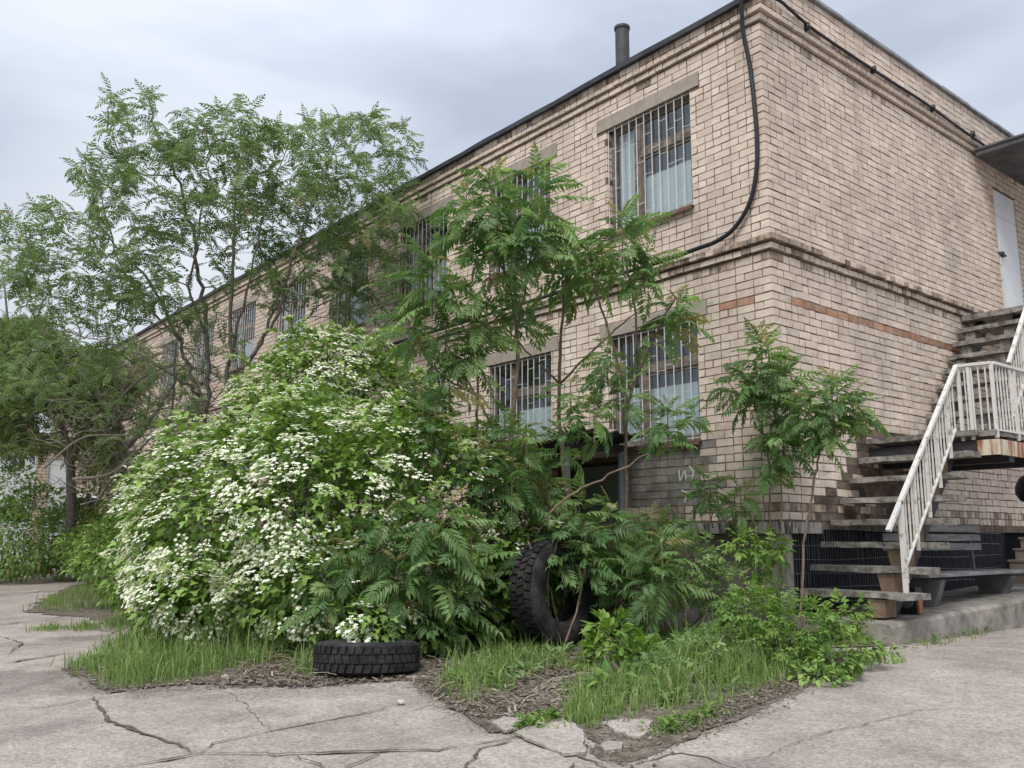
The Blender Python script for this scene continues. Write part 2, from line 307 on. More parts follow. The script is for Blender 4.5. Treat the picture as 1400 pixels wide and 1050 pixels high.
def flat_poly(name, pts, m, dz, parent=None, kind='structure', thick=0.0, **kw):
    pv = [Vector((p[0], p[1])) for p in pts]; n = len(pv)
    ov, _, of, *_r = delaunay_2d_cdt(pv, [], [list(range(n))], 1, 1e-5)
    k = MB(); V = [(q.x, q.y, zg(q.x, q.y)+dz) for q in ov]; F = [tuple(f) for f in of]
    F = [f if (ov[f[1]]-ov[f[0]]).cross(ov[f[2]]-ov[f[0]]) > 0 else f[::-1] for f in F]
    if not thick: k.add(V, F)
    else:
        m2 = len(V); k.add(V+[(x, y, z+thick) for x, y, z in V], [tuple(i+m2 for i in f) for f in F])
        cnt = {}
        for f in F:
            for e_ in zip(f, f[1:]+f[:1]): cnt[e_] = 1
        k.f += [(e_[0], e_[1], e_[1]+m2, e_[0]+m2) for e_ in cnt if (e_[1], e_[0]) not in cnt]
    me = k.mesh(name, m)
    return link(name, me, parent, kind=kind, **kw)
def rough_edge(pts, amp, seg=0.18):
    o = []
    for a, b in zip(pts, pts[1:]+pts[:1]):
        n = max(1, int(np.linalg.norm(np.asarray(b)[:2]-np.asarray(a)[:2])/seg)); n = min(n, 40)
        for k in range(n):
            q = np.asarray(a, float)*(1-k/n)+np.asarray(b, float)*k/n
            if k: q[:2] += rng.normal(0, amp, 2)
            o.append(q)
    return o
BED_PX = [(85, 915), (120, 930), (150, 948), (260, 935), (420, 938), (480, 934), (570, 930), (598, 955), (645, 985), (668, 1002), (700, 1000), (765, 983), (800, 1000), (822, 1040), (860, 1043), (905, 1028), (960, 1000), (1010, 985), (1080, 952), (1135, 922), (1200, 890)]
bed = [G(*q) for q in BED_PX]
bed = rough_edge(bed, 0.03, 0.15)+[np.array([1.19, -0.02, -1.27]), np.array([-17.0, -0.02, -1.27])]+[G(*q) for q in [(228, 812), (238, 850), (190, 872), (135, 893)]]
flat_poly('soil_bed', bed, M['soil'], 0.005)
patch = rough_edge([G(*q) for q in [(30, 836), (95, 802), (170, 790), (228, 800), (225, 828), (150, 850), (90, 842)]], 0.06, 0.3)
flat_poly('soil_bed', patch, M['soil'], 0.006)
flat_poly('soil_bed', rough_edge([np.array(q, float) for q in [(-40, -2.9, 0), (-27, -2.9, 0), (-22, -1.2, 0), (-17.2, -1.4, 0), (-17.2, -0.03, 0), (-40, -0.03, 0)]], 0.1, 1.0), M['soil'], 0.006)
def crack(px, w_):
    pts = [G(*q) for q in px]; fine = []
    for a, b in zip(pts, pts[1:]):
        n = max(2, int(np.linalg.norm(b-a)/0.07))
        for k in range(n): fine.append(a*(1-k/n)+b*k/n)
    fine.append(pts[-1]); fine = np.array(fine); n = len(fine); fine[1:-1, :2] += rng.normal(0, 0.012, (n-2, 2))
    T = np.gradient(fine[:, :2], axis=0); T /= np.linalg.norm(T, axis=1)[:, None]+1e-9; N = np.stack([-T[:, 1], T[:, 0]], 1)
    k_ = MB(); wv = .72*w_*np.abs(rng.normal(1, 0.4, n)).clip(0.25, 2)*np.sin(np.linspace(0.25, math.pi-0.25, n))
    A = np.column_stack([fine[:, :2]+N*wv[:, None]/2, [zg(*q[:2])+0.004 for q in fine]]); B = np.column_stack([fine[:, :2]-N*wv[:, None]/2, [zg(*q[:2])+0.004 for q in fine]])
    k_.add(np.concatenate([A, B]), [(n+i, n+i+1, i+1, i) for i in range(n-1)])
    k_.build('crack', M['crack'], ground, kind='structure')
for px, w_ in [([(128, 952), (140, 972), (152, 986), (200, 1003), (250, 1020), (275, 1030)], 0.05), ([(275, 1030), (292, 1017), (370, 1000), (500, 975), (562, 958)], 0.022),
               ([(275, 1030), (400, 1030), (520, 1027), (600, 1025), (680, 1012), (722, 1004)], 0.035), ([(150, 1052), (210, 1042), (275, 1030)], 0.03), ([(0, 972), (60, 966), (130, 955)], 0.03),
               ([(0, 908), (50, 900), (95, 893)], 0.05), ([(0, 870), (32, 880), (5, 897)], 0.03), ([(32, 880), (110, 882)], 0.015), ([(0, 855), (30, 850)], 0.05), ([(30, 812), (65, 807)], 0.06), ([(85, 857), (150, 862), (190, 860)], 0.05),
               ([(63, 847), (110, 838), (165, 832)], 0.06), ([(700, 1008), (745, 1010), (775, 1028), (835, 1052)], 0.045), ([(690, 1003), (662, 985), (645, 962)], 0.05), ([(640, 1052), (655, 1024), (700, 1012)], 0.03),
               ([(868, 1046), (930, 1030), (965, 1036), (1010, 1052)], 0.035), ([(470, 1052), (520, 1027)], 0.02), ([(400, 1030), (450, 1052)], 0.015), ([(0, 802), (25, 800)], 0.04),
               ([(1000, 1052), (1120, 1003), (1260, 972), (1400, 960)], 0.008), ([(370, 1000), (330, 960), (300, 940)], 0.01)]: crack(px, w_)
for k, px in enumerate([[(703, 1006), (735, 992), (770, 986), (797, 1003), (800, 1034), (770, 1036), (735, 1020)], [(822, 992), (850, 988), (885, 988), (893, 1003), (872, 1013), (840, 1004)], [(818, 1024), (832, 1018), (852, 1020), (850, 1029), (826, 1032)],
                        [(648, 1048), (660, 1030), (700, 1022), (745, 1030), (785, 1046), (770, 1062), (660, 1064)], [(672, 992), (688, 984), (712, 986), (708, 998), (690, 1004)]]):
    flat_poly('pavement_piece', rough_edge([G(*q) for q in px], 0.010, 0.06), M['asphalt'], 0.007, ground, thick=0.016)

# ------------------------------------------------------------------ pavement along the right wall
def zs(y): return -1.06+0.04*y
s_ = MB(); ys = np.linspace(0.0, 14, 29)
for a, b in zip(ys, ys[1:]):
    e0, e1 = [1.2+0.02*math.sin(q*3.1)+0.015*math.sin(q*9) for q in (a, b)]
    V = [(0.0, a, zs(a)), (e0-0.03, a, zs(a)), (e0, a, zs(a)-0.04), (e0+0.02, a, -1.35), (0.0, b, zs(b)), (e1-0.03, b, zs(b)), (e1, b, zs(b)-0.04), (e1+0.02, b, -1.35)]
    s_.add(V, [(0, 1, 5, 4), (1, 2, 6, 5), (2, 3, 7, 6)])
s_.add([(0, 0, zs(0)), (1.17, 0, zs(0)), (1.2, 0, zs(0)-0.04), (1.22, 0, -1.35), (0, 0, -1.35)], [(4, 3, 2, 1, 0)])
s_.build('pavement', M['concrete'], kind='structure')

# ------------------------------------------------------------------ the brick building
ZO = 2.605
bld = thing('brick_building', 'two storey tan brick building with dark roof edge and barred windows', 'building', (0, 0, -1.2))
NB = -26; NROOF = 39; NPAR = 44; XGEO = -13.0; XEND = -36.0; YEND = 13.0
WX = [-1.13-2.805*k for k in range(11)]; WW = 1.56
WIN = []                                                    # x0, x1, z0, z1
for x in WX:
    WIN.append((x-WW, x, ZO+1.5, ZO+3.15)); WIN.append((x-WW, x, ZO-1.6, ZO))
ENTRY = (-3.95, -2.55, -0.05, 0.84)                        # basement entrance under the small canopy
DOOR = (6.72, 7.62, 3.55, 5.78)
def proud(n): return {6: 0.04, 7: 0.085, 36: 0.04, 37: 0.08}.get(n, 0.08 if n == 38 else 0.0)
solid = {}; boxes = []                                       # (x0,x1,y0,y1,z0,z1,mat)
def runs(total, n, st):
    """brick lengths along one course from the corner"""
    o = []; u = 0.0; header = n in (6, 7, 37) or (n % 6 == 5 and n < 36) or n in (-26,)
    o.append((0.0, st)); u = st+0.014
    while u < total:
        if header: L_ = 0.116 if random.random() < 0.85 else 0.246
        else: L_ = 0.246 if random.random() < 0.86 else 0.116
        o.append((u, min(u+L_, total))); u += L_+0.014
    return o
def bmatname(n, face, x):
    if n == 0: return ('brick_red' if random.random() < .82 else 'brick') if (face == 'R' or x > -1.0) else 'brick'
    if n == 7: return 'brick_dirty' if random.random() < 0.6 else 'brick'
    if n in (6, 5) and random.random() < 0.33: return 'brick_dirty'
    if n == 35 and random.random() < 0.12: return 'brick_dirty'
    if n == 38 and random.random() < 0.5: return 'brick_dirty'
    if face == 'R' and n < -14 and x > .2+.93*(ZO+n*.1+.76)-random.betavariate(1, 2.2)*.75 and x < 2.9 and random.random() < .8: return 'brick_soot_shade'  # soot by the tread ends; shade under stair and landing painted in too
    if n in (-25, -26): return 'brick_dirty' if random.random() < 0.35 else 'brick'
    if face == 'F' and n < -16 and -2.6 < x < -1.15+0.12*((n*7) % 3-1): return 'brick_grey'
    return 'brick'
for n in range(NB, NPAR):
    z0 = ZO+n*0.1+0.007; z1 = z0+0.086; d = proud(n)
    if n in (6, 7, 36, 37): z0 += 0.02
    if n == 0: z0, z1 = ZO+0.004, ZO+0.092
    # facade (y=0 plane, running to -X); above the roof edge only the parapet's short end
    if n < NROOF:
        for a, b in runs(-XGEO, n, 0.12 if n % 2 else 0.25):
            x1, x0 = -a, -b
            cut = [(x0, x1, 0.06)]
            for wx0, wx1, wz0, wz1 in WIN+[ENTRY]:
                if z1 <= wz0+0.02 or z0 >= wz1-0.02: continue
                nc = []
                for p0, p1, dp in cut:
                    if p1 <= wx0 or p0 >= wx1:
                        if abs(p1-wx0) < 0.02 or abs(p0-wx1) < 0.02: dp = 0.13
                        nc.append((p0, p1, dp)); continue
                    if p0 < wx0-0.03: nc.append((p0, wx0, 0.13))
                    if p1 > wx1+0.03: nc.append((wx1, p1, 0.13))
                cut = nc
            for wx0, wx1, wz0, wz1 in WIN:                   # lintels take two courses
                if wz1-0.03 < (z0+z1)/2 < wz1+0.2:
                    nc = []; l0, l1 = wx0-0.2, wx1+0.16
                    for p0, p1, dp in cut:
                        if p1 <= l0 or p0 >= l1: nc.append((p0, p1, dp)); continue
                        if p0 < l0-0.03: nc.append((p0, l0-0.005, dp))
                        if p1 > l1+0.03: nc.append((l1+0.005, p1, dp))
                    cut = nc
            for p0, p1, dp in cut:
                if a == 0.0: boxes.append((p0, 0.0+d, -d, 0.12 if n % 2 == 0 else 0.25, z0, z1, bmatname(n, 'F', -0.1)))
                else: boxes.append((p0, p1, -d, dp, z0, z1, bmatname(n, 'F', p0)))
    else:
        boxes.append((-0.30, 0.0, 0.02, 0.25 if n % 2 else 0.12, z0, z1, 'brick'))
    for a, b in runs(YEND, n, 0.25 if n % 2 else 0.12):
        if a == 0.0: continue
        y0, y1 = a, b
        # the corner brick reaches 0.25 on odd courses, 0.12 on even ones: the run starts after it
        cut = [(y0, y1)]
        if z1 > DOOR[2] and z0 < DOOR[3]:
            cut = []
            if y0 < DOOR[0]-0.03: cut.append((y0, min(y1, DOOR[0])))
            if y1 > DOOR[1]+0.03: cut.append((max(y0, DOOR[1]), y1))
        for p0, p1 in cut:
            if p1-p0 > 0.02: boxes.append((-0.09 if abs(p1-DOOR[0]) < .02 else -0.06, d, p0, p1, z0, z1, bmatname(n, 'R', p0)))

# the 300 bricks that show largest are parts of their own, the others one part
def brick_px(b):
    c = [( b[0]+b[1])/2, b[2], (b[4]+b[5])/2] if b[2] <= 0 and b[0] < -0.2 else [b[1], (b[2]+b[3])/2, (b[4]+b[5])/2]
    x, y, z = proj(c)
    if not (0 < x < 1400 and 0 < y < 1050): return 0
    a = [b[0], b[2], b[4]]; e_ = [b[1], b[2], b[4]] if b[0] < -0.2 else [b[1], b[3], b[4]]
    a = a if b[0] < -0.2 else [b[1], b[2], b[4]]
    return abs(proj(e_)[0]-proj(a)[0])*FPX*0.09/z
boxes.sort(key=brick_px, reverse=True)
cache = {}
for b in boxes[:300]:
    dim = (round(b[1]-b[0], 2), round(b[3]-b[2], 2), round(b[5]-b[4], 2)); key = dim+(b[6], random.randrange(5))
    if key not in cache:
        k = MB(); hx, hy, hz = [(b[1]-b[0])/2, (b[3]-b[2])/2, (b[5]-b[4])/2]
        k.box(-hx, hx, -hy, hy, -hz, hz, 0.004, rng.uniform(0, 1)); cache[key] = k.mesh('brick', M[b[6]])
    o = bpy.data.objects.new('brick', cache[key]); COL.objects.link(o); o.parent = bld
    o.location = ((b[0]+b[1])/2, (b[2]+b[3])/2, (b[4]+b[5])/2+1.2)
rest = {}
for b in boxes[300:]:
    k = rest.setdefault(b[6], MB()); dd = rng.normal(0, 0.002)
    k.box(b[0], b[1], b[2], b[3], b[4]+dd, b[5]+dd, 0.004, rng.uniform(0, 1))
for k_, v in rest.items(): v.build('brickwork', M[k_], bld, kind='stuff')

def panels(u0, u1, z0, z1, openings):
    us = sorted({u0, u1, *[q for o in openings for q in o[:2] if u0 < q < u1]}); zs_ = sorted({z0, z1, *[q for o in openings for q in o[2:] if z0 < q < z1]})
    for a, b in zip(us, us[1:]):
        for c, d in zip(zs_, zs_[1:]):
            if not any(o[0] <= (a+b)/2 <= o[1] and o[2] <= (c+d)/2 <= o[3] for o in openings): yield a, b, c, d
ZB = ZO+NB*0.1; ZR = ZO+NROOF*0.1
k = MB(); e6 = 0.006
OPN = [(a-e6, b+e6, c-e6, d+e6) for a, b, c, d in WIN+[ENTRY]]
for a, b, c, d in panels(XGEO, -0.005, ZB-0.1, ZR, OPN): k.quad((a, 0.005, c), (b, 0.005, c), (b, 0.005, d), (a, 0.005, d))
for a, b, c, d in OPN:
    if a > XGEO:
        k.quad((b, 0.005, c), (b, .5, c), (b, .5, d), (b, 0.005, d)); k.quad((a, 0.005, d), (a, .5, d), (a, .5, c), (a, 0.005, c)); k.quad((a, 0.005, d), (b, 0.005, d), (b, .5, d), (a, .5, d)); k.quad((a, 0.005, c), (a, .5, c), (b, .5, c), (b, 0.005, c))
for a, b, c, d in panels(0.005, YEND, ZB-0.1, ZO+NPAR*0.1, [(DOOR[0]-e6, DOOR[1]+e6, DOOR[2]-e6, DOOR[3]+e6)]): k.quad((-0.005, a, c), (-0.005, b, c), (-0.005, b, d), (-0.005, a, d))
for yy in (DOOR[0]-e6, DOOR[1]+e6): k.quad((-0.005, yy, DOOR[2]), (-.4, yy, DOOR[2]), (-.4, yy, DOOR[3]), (-0.005, yy, DOOR[3]))
k.quad((-0.005, DOOR[0], DOOR[3]+e6), (-.4, DOOR[0], DOOR[3]+e6), (-.4, DOOR[1], DOOR[3]+e6), (-0.005, DOOR[1], DOOR[3]+e6))
k.quad((-.295, .022, ZR), (-0.005, .022, ZR), (-0.005, .022, ZO+4.4), (-.295, .022, ZO+4.4))
k.quad((-.295, .022, ZR), (-.295, YEND, ZR), (-.295, YEND, ZO+4.4), (-.295, .022, ZO+4.4))
k.build('mortar', M['mortar'], bld)
# the far stretch of the facade, too distant to tell bricks apart
k = MB(); fo = [o for o in WIN if o[0] < XGEO]
for a, b, c, d in panels(XEND, XGEO-0.002, ZB-0.1, ZR, fo): k.quad((a, 0, c), (b, 0, c), (b, 0, d), (a, 0, d))
for a, b, c, d in fo:
    k.quad((b, 0, c), (b, .5, c), (b, .5, d), (b, 0, d)); k.quad((a, 0, d), (a, .5, d), (a, .5, c), (a, 0, c)); k.quad((a, 0, d), (b, 0, d), (b, .5, d), (a, .5, d))
for n, d in ((6, .04), (7, .085), (36, .04), (37, .08), (38, .08)): k.box(XEND, XGEO-0.003, -d, -0.002, ZO+n*.1+.005, ZO+n*.1+.098)
k.quad((XEND, 0, ZB-1.6), (XEND, 14, ZB-1.6), (XEND, 14, ZR), (XEND, 0, ZR)); k.quad((XEND, 14, ZB-1.6), (0, 14, ZB-1.6), (0, 14, ZR), (XEND, 14, ZR))
k.build('far_brickwork', M['far_brick'], bld)
k = MB(); k.quad((XEND, .75, -1.4), (-.45, .75, -1.4), (-.45, .75, ZR-.1), (XEND, .75, ZR-.1)); k.quad((-.45, .75, -1.4), (-.45, YEND, -1.4), (-.45, YEND, ZR-.1), (-.45, .75, ZR-.1))
k.build('interior', M['inside'], bld)
# roof slab and its black flashing over the facade, zinc coping on the parapet
k = MB(); k.box(XEND, -0.31, 0.02, 14.1, ZR+0.002, ZR+0.06); k.build('roof_slab', M['roof'], bld)
k = MB(); n = 60; xs = np.linspace(XEND, -0.005, n)
for a, b in zip(xs, xs[1:]):
    s1, s2 = [0.008*math.sin(q*2.1)+0.006*math.sin(q*5.3) for q in (a, b)]
    pr = [(-0.155, -0.012), (-0.165, 0.055), (-0.10, 0.085), (0.03, 0.08)]
    for (y0, z0), (y1, z1) in zip(pr, pr[1:]): k.quad((a, y0, ZR+z0+s1), (b, y0, ZR+z0+s2), (b, y1, ZR+z1+s2), (a, y1, ZR+z1+s1))
    k.quad((a, -0.055, ZR+.004), (b, -0.055, ZR+.004), (b, -0.155, ZR-.012+s2), (a, -0.155, ZR-.012+s1))
k.quad((-.005, -.155, ZR-.012), (-.005, -.055, ZR+.004), (-.005, -.1, ZR+.085), (-.005, -.165, ZR+.055))
k.build('roof_flashing', M['roof'], bld)
k = MB(); zc = ZO+NPAR*0.1
for a in np.arange(-0.02, YEND, 1.0): k.box(-0.34, 0.05, a, a+0.985, zc+0.002+0.004*math.sin(a*3), zc+0.045+0.004*math.sin(a*3), 0.004)
k.build('parapet_coping', M['coping'], bld)
k = MB(); k.lathe([(0.11, 0), (0.11, 1.15), (0.125, 1.16), (0.125, 1.2), (0.085, 1.2), (0.085, 0.4)], (-2.85, 0.55, ZR), 20); k.build('vent_pipe', M['pipe'], bld, smooth=False)
# plinth
k = MB(); k.box(XEND, -0.34, 0.03, 0.3, -1.5, -0.148); k.build('plinth', M['plinth'], bld)
k = MB()
for a, b in zip(np.arange(-9.6, -0.1, 1.2), np.arange(-8.4, 1.1, 1.2)): k.box(a+.006, min(b, 0.05)-0.006, -0.075, 0.028, -0.145, -0.012, 0.004)
k.box(-0.1, 0.055, 0.032, 0.72, -0.143, -0.014, 0.003); k.build('plinth_ledge', M['ledge'], bld)
k = MB(); k.box(-0.335, -0.215, 0.012, 0.14, -1.5, -0.15, 0.003); k.box(-0.21, -0.10, 0.005, 0.14, -1.5, -0.15, 0.003); k.box(-0.095, 0.006, 0.008, 0.14, -1.5, -0.15, 0.003); k.build('corner_pillar', M['concrete'], bld)
k = MB(); k.quad((-.16, .1, -1.3), (-.16, YEND, -1.3), (-.16, YEND, .02), (-.16, .1, .02)); k.build('basement_void', M['tarp'], bld)
k = MB()
for y in np.arange(0.18, 5.9, 0.055): k.bar((-0.012, y+rng.normal(0, .006), -1.02), (-0.012, y+rng.normal(0, .008), -0.03), 0.004)
for z in np.arange(-0.95, -0.03, 0.17): k.tube([(-0.004, y, z+0.012*math.sin(y*2.1+z*9)) for y in np.arange(0.15, 5.95, 0.2)], 0.004, 4)
k.build('wire_mesh', M['mesh'], bld)
# lintels
for i, (a, b, c, d) in enumerate(WIN):
    k = MB(); k.box(a-0.195, b+0.155, -0.012, 0.128, d+0.004, d+0.197, 0.003); k.build('lintel', M['lintel'], bld)
# canopy over the upper door, door with bolt
k = MB(); k.box(0.062, 1.9, 5.98, 9.5, 6.13, 6.21, 0.003); k.box(0.062, 1.92, 5.955, 9.5, 6.212, 6.245); k.build('door_canopy', M['canopy'], bld)
dr = MB(); dr.box(-0.055, -0.015, DOOR[0]+0.004, DOOR[1]-0.004, 3.56, 5.30); dr.box(-0.058, -0.018, DOOR[0]+0.004, DOOR[1]-0.004, 5.31, 5.775)
dro = dr.build('door', M['door'], bld)
k = MB(); k.bar((0.012, DOOR[0]-0.03, 4.60), (0.012, DOOR[0]+0.24, 4.60), 0.03, 0.035); k.box(-0.010, 0.03, DOOR[0]+0.1, DOOR[0]+0.16, 4.56, 4.65); k.build('bolt', M['rust_dark'], dro)
k = MB(); k.bar((0.002, DOOR[0]+0.035, 3.56), (0.002, DOOR[0]+0.035, 4.54), 0.03); k.build('door_trim', M['white'], dro)

# windows: old timber sashes, glass, half curtains, white bars
def window(i, a, b, c, d, near_):
    f = MB(); y0, y1 = 0.10, 0.16; t = 0.06
    f.box(a, b, y0, y1, d-t, d); f.box(a, b, y0, y1, c, c+t); f.box(a, a+t, y0, y1, c+t, d-t); f.box(b-t, b, y0, y1, c+t, d-t)
    fr = f.build('window', M['frame'], bld)
    xm = a+(b-a)*0.34; zt = c+(d-c)*0.66
    k = MB(); k.box(xm-.045, xm+.045, y0-.012, y1-.002, c+t, d-t); k.build('mullion', M['frame'], fr)
    k = MB(); k.box(xm+.045, b-t, y0-.010, y1-.004, zt-.05, zt+.05); k.build('transom', M['frame'], fr)
    for (p0, p1, q0, q1) in ((a+t, xm-.045, c+t, d-t), (xm+.045, b-t, zt+.05, d-t), (xm+.045, b-t, c+t, zt-.05)):
        k = MB(); w_ = 0.04; yy0, yy1 = y0+.006, y1-.012
        k.box(p0, p1, yy0, yy1, q1-w_, q1); k.box(p0, p1, yy0, yy1, q0, q0+w_); k.box(p0, p0+w_, yy0, yy1, q0+w_, q1-w_); k.box(p1-w_, p1, yy0, yy1, q0+w_, q1-w_)
        k.build('sash', M['frame'], fr)
        k = MB(); k.box(p0+w_, p1-w_, y0+.028, y0+.033, q0+w_, q1-w_); k.build('pane', M['glass'], fr)
    n = 26
    for (p0, p1, zt_) in ((a+t+.02, xm-.05, c+(d-c)*(0.53 if i % 2 else 0.99)), (xm+.05, b-t-.02, c+(d-c)*(0.50 if i % 2 else 0.46))):
        k = MB(); xs = np.linspace(p0, p1, n)
        for u, v in zip(xs, xs[1:]):
            yu, yv = [0.185+0.008*math.sin(q*57+i) for q in (u, v)]
            k.quad((u, yu, c+t), (v, yv, c+t), (v, yv, zt_), (u, yu, zt_))
        k.build('curtain', M['curtain'], fr)
    k = MB(); k.box(a-.01, b+.02, -0.07, 0.10, c-.012, c+.004, 0.002); k.box(a-.01, b+.02, -0.072, -0.06, c-.05, c-.0125, 0.002); k.build('sill', M['sill'], fr)
    m = 12; xs = np.linspace(a+.012, b-.012, m); rr = random.Random(i)
    for x in xs:
        k = MB(); k.bar((x, 0.022, c+.02), (x+rng.normal(0, .003), 0.022, d-.005), 0.010); k.build('grille_bar', M['bars'], fr)
    k = MB()
    for x, x2 in zip(xs, xs[1:]):
        ph = rr.uniform(0.1, 0.34)
        z = c+ph
        while z < d-.08:
            k.bar((x, 0.031, z), (x2, 0.031, z+rng.normal(0, .004)), 0.006); z += rr.uniform(0.36, 0.62)
    k.build('grille_tie', M['bars'], fr, kind='stuff')
    for zz in (c+.05, d-.03):
        k = MB(); k.bar((a+.01, 0.034, zz), (b-.01, 0.034, zz), 0.010); k.build('grille_rail', M['bars'], fr)
for i, (a, b, c, d) in enumerate(WIN):
    if a > -25: window(i, a, b, c, d, a > -12)

# thick cable: down the corner of the facade and along the belt; another along the cornice of the right wall
def spline(pts, n=8):
    pts = [np.asarray(p_, float) for p_ in pts]; q = [2*pts[0]-pts[1]]+pts+[2*pts[-1]-pts[-2]]; o = []
    for i in range(1, len(q)-2):
        for k_ in range(n):
            t = k_/n; a, b, c, d = q[i-1:i+3]
            o.append(0.5*((2*b)+(-a+c)*t+(2*a-5*b+4*c-d)*t*t+(-a+3*b-3*c+d)*t**3))
    o.append(pts[-1]); return np.array(o)
k = MB(); k.tube(spline([(0.02, .02, 6.62), (-.06, -.2, 6.60), (-.11, -.20, 6.45), (-.15, -.13, 6.07), (-.12, -.07, 5.65), (-.09, -.06, 5.15), (-.08, -.05, 4.66), (-.11, -.05, 4.24), (-.23, -.05, 3.86), (-.46, -.06, 3.60), (-.72, -.085, 3.49), (-1.01, -.115, 3.46), (-1.6, -.115, 3.435), (-2.3, -.115, 3.44), (-3.6, -.115, 3.45), (-6, -.115, 3.44), (-10, -.115, 3.45), (-14, -.115, 3.44)]), 0.028, 8)
link('cable', k.mesh('cable', M['cable'], True), None, 'thick black cable hanging down the building corner then along the brick belt', 'cable')
k = MB(); k.tube(spline([(.02, .0, 6.60), (.10, .3, 6.58), (.11, .53, 6.54), (.11, 1.03, 6.475), (.11, 1.75, 6.455), (.11, 2.94, 6.445), (.11, 4.04, 6.455), (.11, 5.01, 6.42), (.11, 6.1, 6.38), (.11, 7.4, 6.36)]), 0.021, 7)
for y in (0.9, 2.6, 4.4, 5.8): k.box(0.03, 0.145, y, y+.04, 6.40, 6.50)
link('cable', k.mesh('cable', M['cable'], True), None, 'sagging black cable strung along the cornice of the right wall to the door canopy', 'cable')

# whitewash scrawl on the grey bricks
k = MB()
for a, b in (((-1.50, .66), (-1.485, .50)), ((-1.485, .50), (-1.40, .66)), ((-1.40, .66), (-1.385, .50)), ((-1.33, .70), (-1.27, .62)), ((-1.27, .62), (-1.30, .50)), ((-1.47, .40), (-1.38, .36)), ((-1.38, .36), (-1.42, .24))):
    k.bar((a[0], -.006, a[1]), (b[0], -.006, b[1]), .006, .02, up=(0, 0, 1))
k.build('painted_mark', M['paint_mark'], bld)

# small corrugated canopy over the basement entrance
ec = thing('entrance_canopy', 'low dark corrugated canopy on grey posts under the lower window', 'canopy', (-2.9, -0.6, -1.25))
k = MB(); n = 40; ysv = np.linspace(-1.25, -0.02, n); zf = lambda y: 1.13+0.035*(1 if math.sin((y+1.25)*2*math.pi/0.2) > 0.1 else 0)
for a, b in zip(ysv, ysv[1:]):
    za, zb_ = zf(a), zf(b)
    k.quad((-4.3, a, za-.30), (-2.03, a, za), (-2.03, b, zb_), (-4.3, b, zb_-.30))
k.build('corrugated_sheet', M['sheet'], ec)
for x, dz in ((-2.4, -.06), (-4.1, -.28)):
    k = MB(); k.box(x-.035, x+.035, -1.2, -0.03, 1.13+dz-.14, 1.12+dz-.02); k.build('beam', M['rust_dark'], ec)
for x, y in ((-2.4, -0.12), (-2.4, -1.12), (-4.1, -1.12)):
    k = MB(); k.tube([(x, y, -1.35), (x, y, .95 if x > -3 else .72)], 0.045, 10); k.build('post', M['post'], ec)
k = MB()
for y in (-.9, -.6, -.3): k.bar((-4.25, y, 1.12-.335), (-2.1, y, 1.12-.045), .04)
k.build('batten', M['rust_dark'], ec)

# ------------------------------------------------------------------ outdoor staircase along the right wall
st = thing('outdoor_staircase', 'open concrete staircase with chipped white railings climbing to the upper door', 'staircase', (0.7, 2.5, -1.0))
steps = [(0.20+.243*i, -0.76+.261*i, 0.0 if i else 0.06) for i in range(8)]
ups = [(3.36+.205*i, 1.30+.2385*i, 0) for i in range(9)]
def tread(y, z, x0, x1, dep=0.31, th=0.066):
    k = MB(); n = 9; xs = np.linspace(x0, x1, n); V = []
    for x in xs:
        j = rng.normal(0, .006, 6)
        V += [(x, y+j[0], z+j[1]*.4), (x, y-.004+j[2], z-th+j[3]), (x, y+dep, z-th), (x, y+dep+j[4], z+j[5]*.3)]
    F = [(i*4+q, i*4+(q+1) % 4, i*4+4+(q+1) % 4, i*4+4+q) for i in range(n-1) for q in range(4)]+[(0, 3, 2, 1), (n*4-4, n*4-3, n*4-2, n*4-1)]
    k.add(V, F); k.build('tread', M['tread'], st)
for y, z, q in steps: tread(y, z, 0.03, 1.385+rng.normal(0, .012))
for y, z, q in ups[:-1]: tread(y, z, 0.03, 1.33)
tread(ups[-1][0], ups[-1][1], 0.03, 1.33, 2.2, 0.08)
k = MB(); k.box(0.02, 1.60, 2.22, 3.42, .985, 1.055, .004); k.box(1.40, 1.60, 1.94, 2.215, .985, 1.055, .004); k.build('landing', M['tread'], st)
k = MB(); k.box(0.02, 1.36, 1.98, 2.01, .765, .945); k.build('cross_beam', M['rust_dark'], st)
k = MB(); k.box(1.365, 1.61, 1.955, 1.99, .765, .945); k.box(1.575, 1.61, 1.992, 3.44, .765, .945); k.build('landing_beam', M['cream'], st)
k = MB(); k.box(0.02, 1.57, 2.3, 2.45, .70, .98); k.box(0.02, 1.57, 3.2, 3.35, .70, .98); k.build('cross_beam', M['rust_dark'], st)
for xs in (0.92,):
    for (y, z, q) in steps[:-1]:
        k = MB(); zb_ = z-.075; V = [(xs-.10, y+.03, zb_), (xs+.10, y+.03, zb_), (xs+.10, y+.27, zb_), (xs-.10, y+.27, zb_), (xs-.075, y+.06, zb_-.19), (xs+.075, y+.06, zb_-.19), (xs+.075, y+.30, zb_-.19), (xs-.075, y+.30, zb_-.19)]
        k.add(V, [(0, 1, 2, 3), (7, 6, 5, 4), (0, 4, 5, 1), (1, 5, 6, 2), (2, 6, 7, 3), (3, 7, 4, 0)]); k.build('step_support', M['stringer'] if xs > .5 else M['rust_dark'], st)
    k = MB(); k.bar((xs, .45, -1.0), (xs, 2.2, .88), .14, .16); k.build('stringer', M['rust_dark'], st)
for xs in (0.2, 0.75):
    k = MB(); k.bar((xs, 3.5, 1.0), (xs, 5.3, 3.1), .12, .18); k.build('stringer', M['rust_dark'], st)
    for (y, z, q) in ups[:-1]:
        k = MB(); k.box(xs-.07, xs+.07, y+.04, y+.26, z-.24, z-.076); k.build('step_support', M['tread'], st)
XR = 1.2
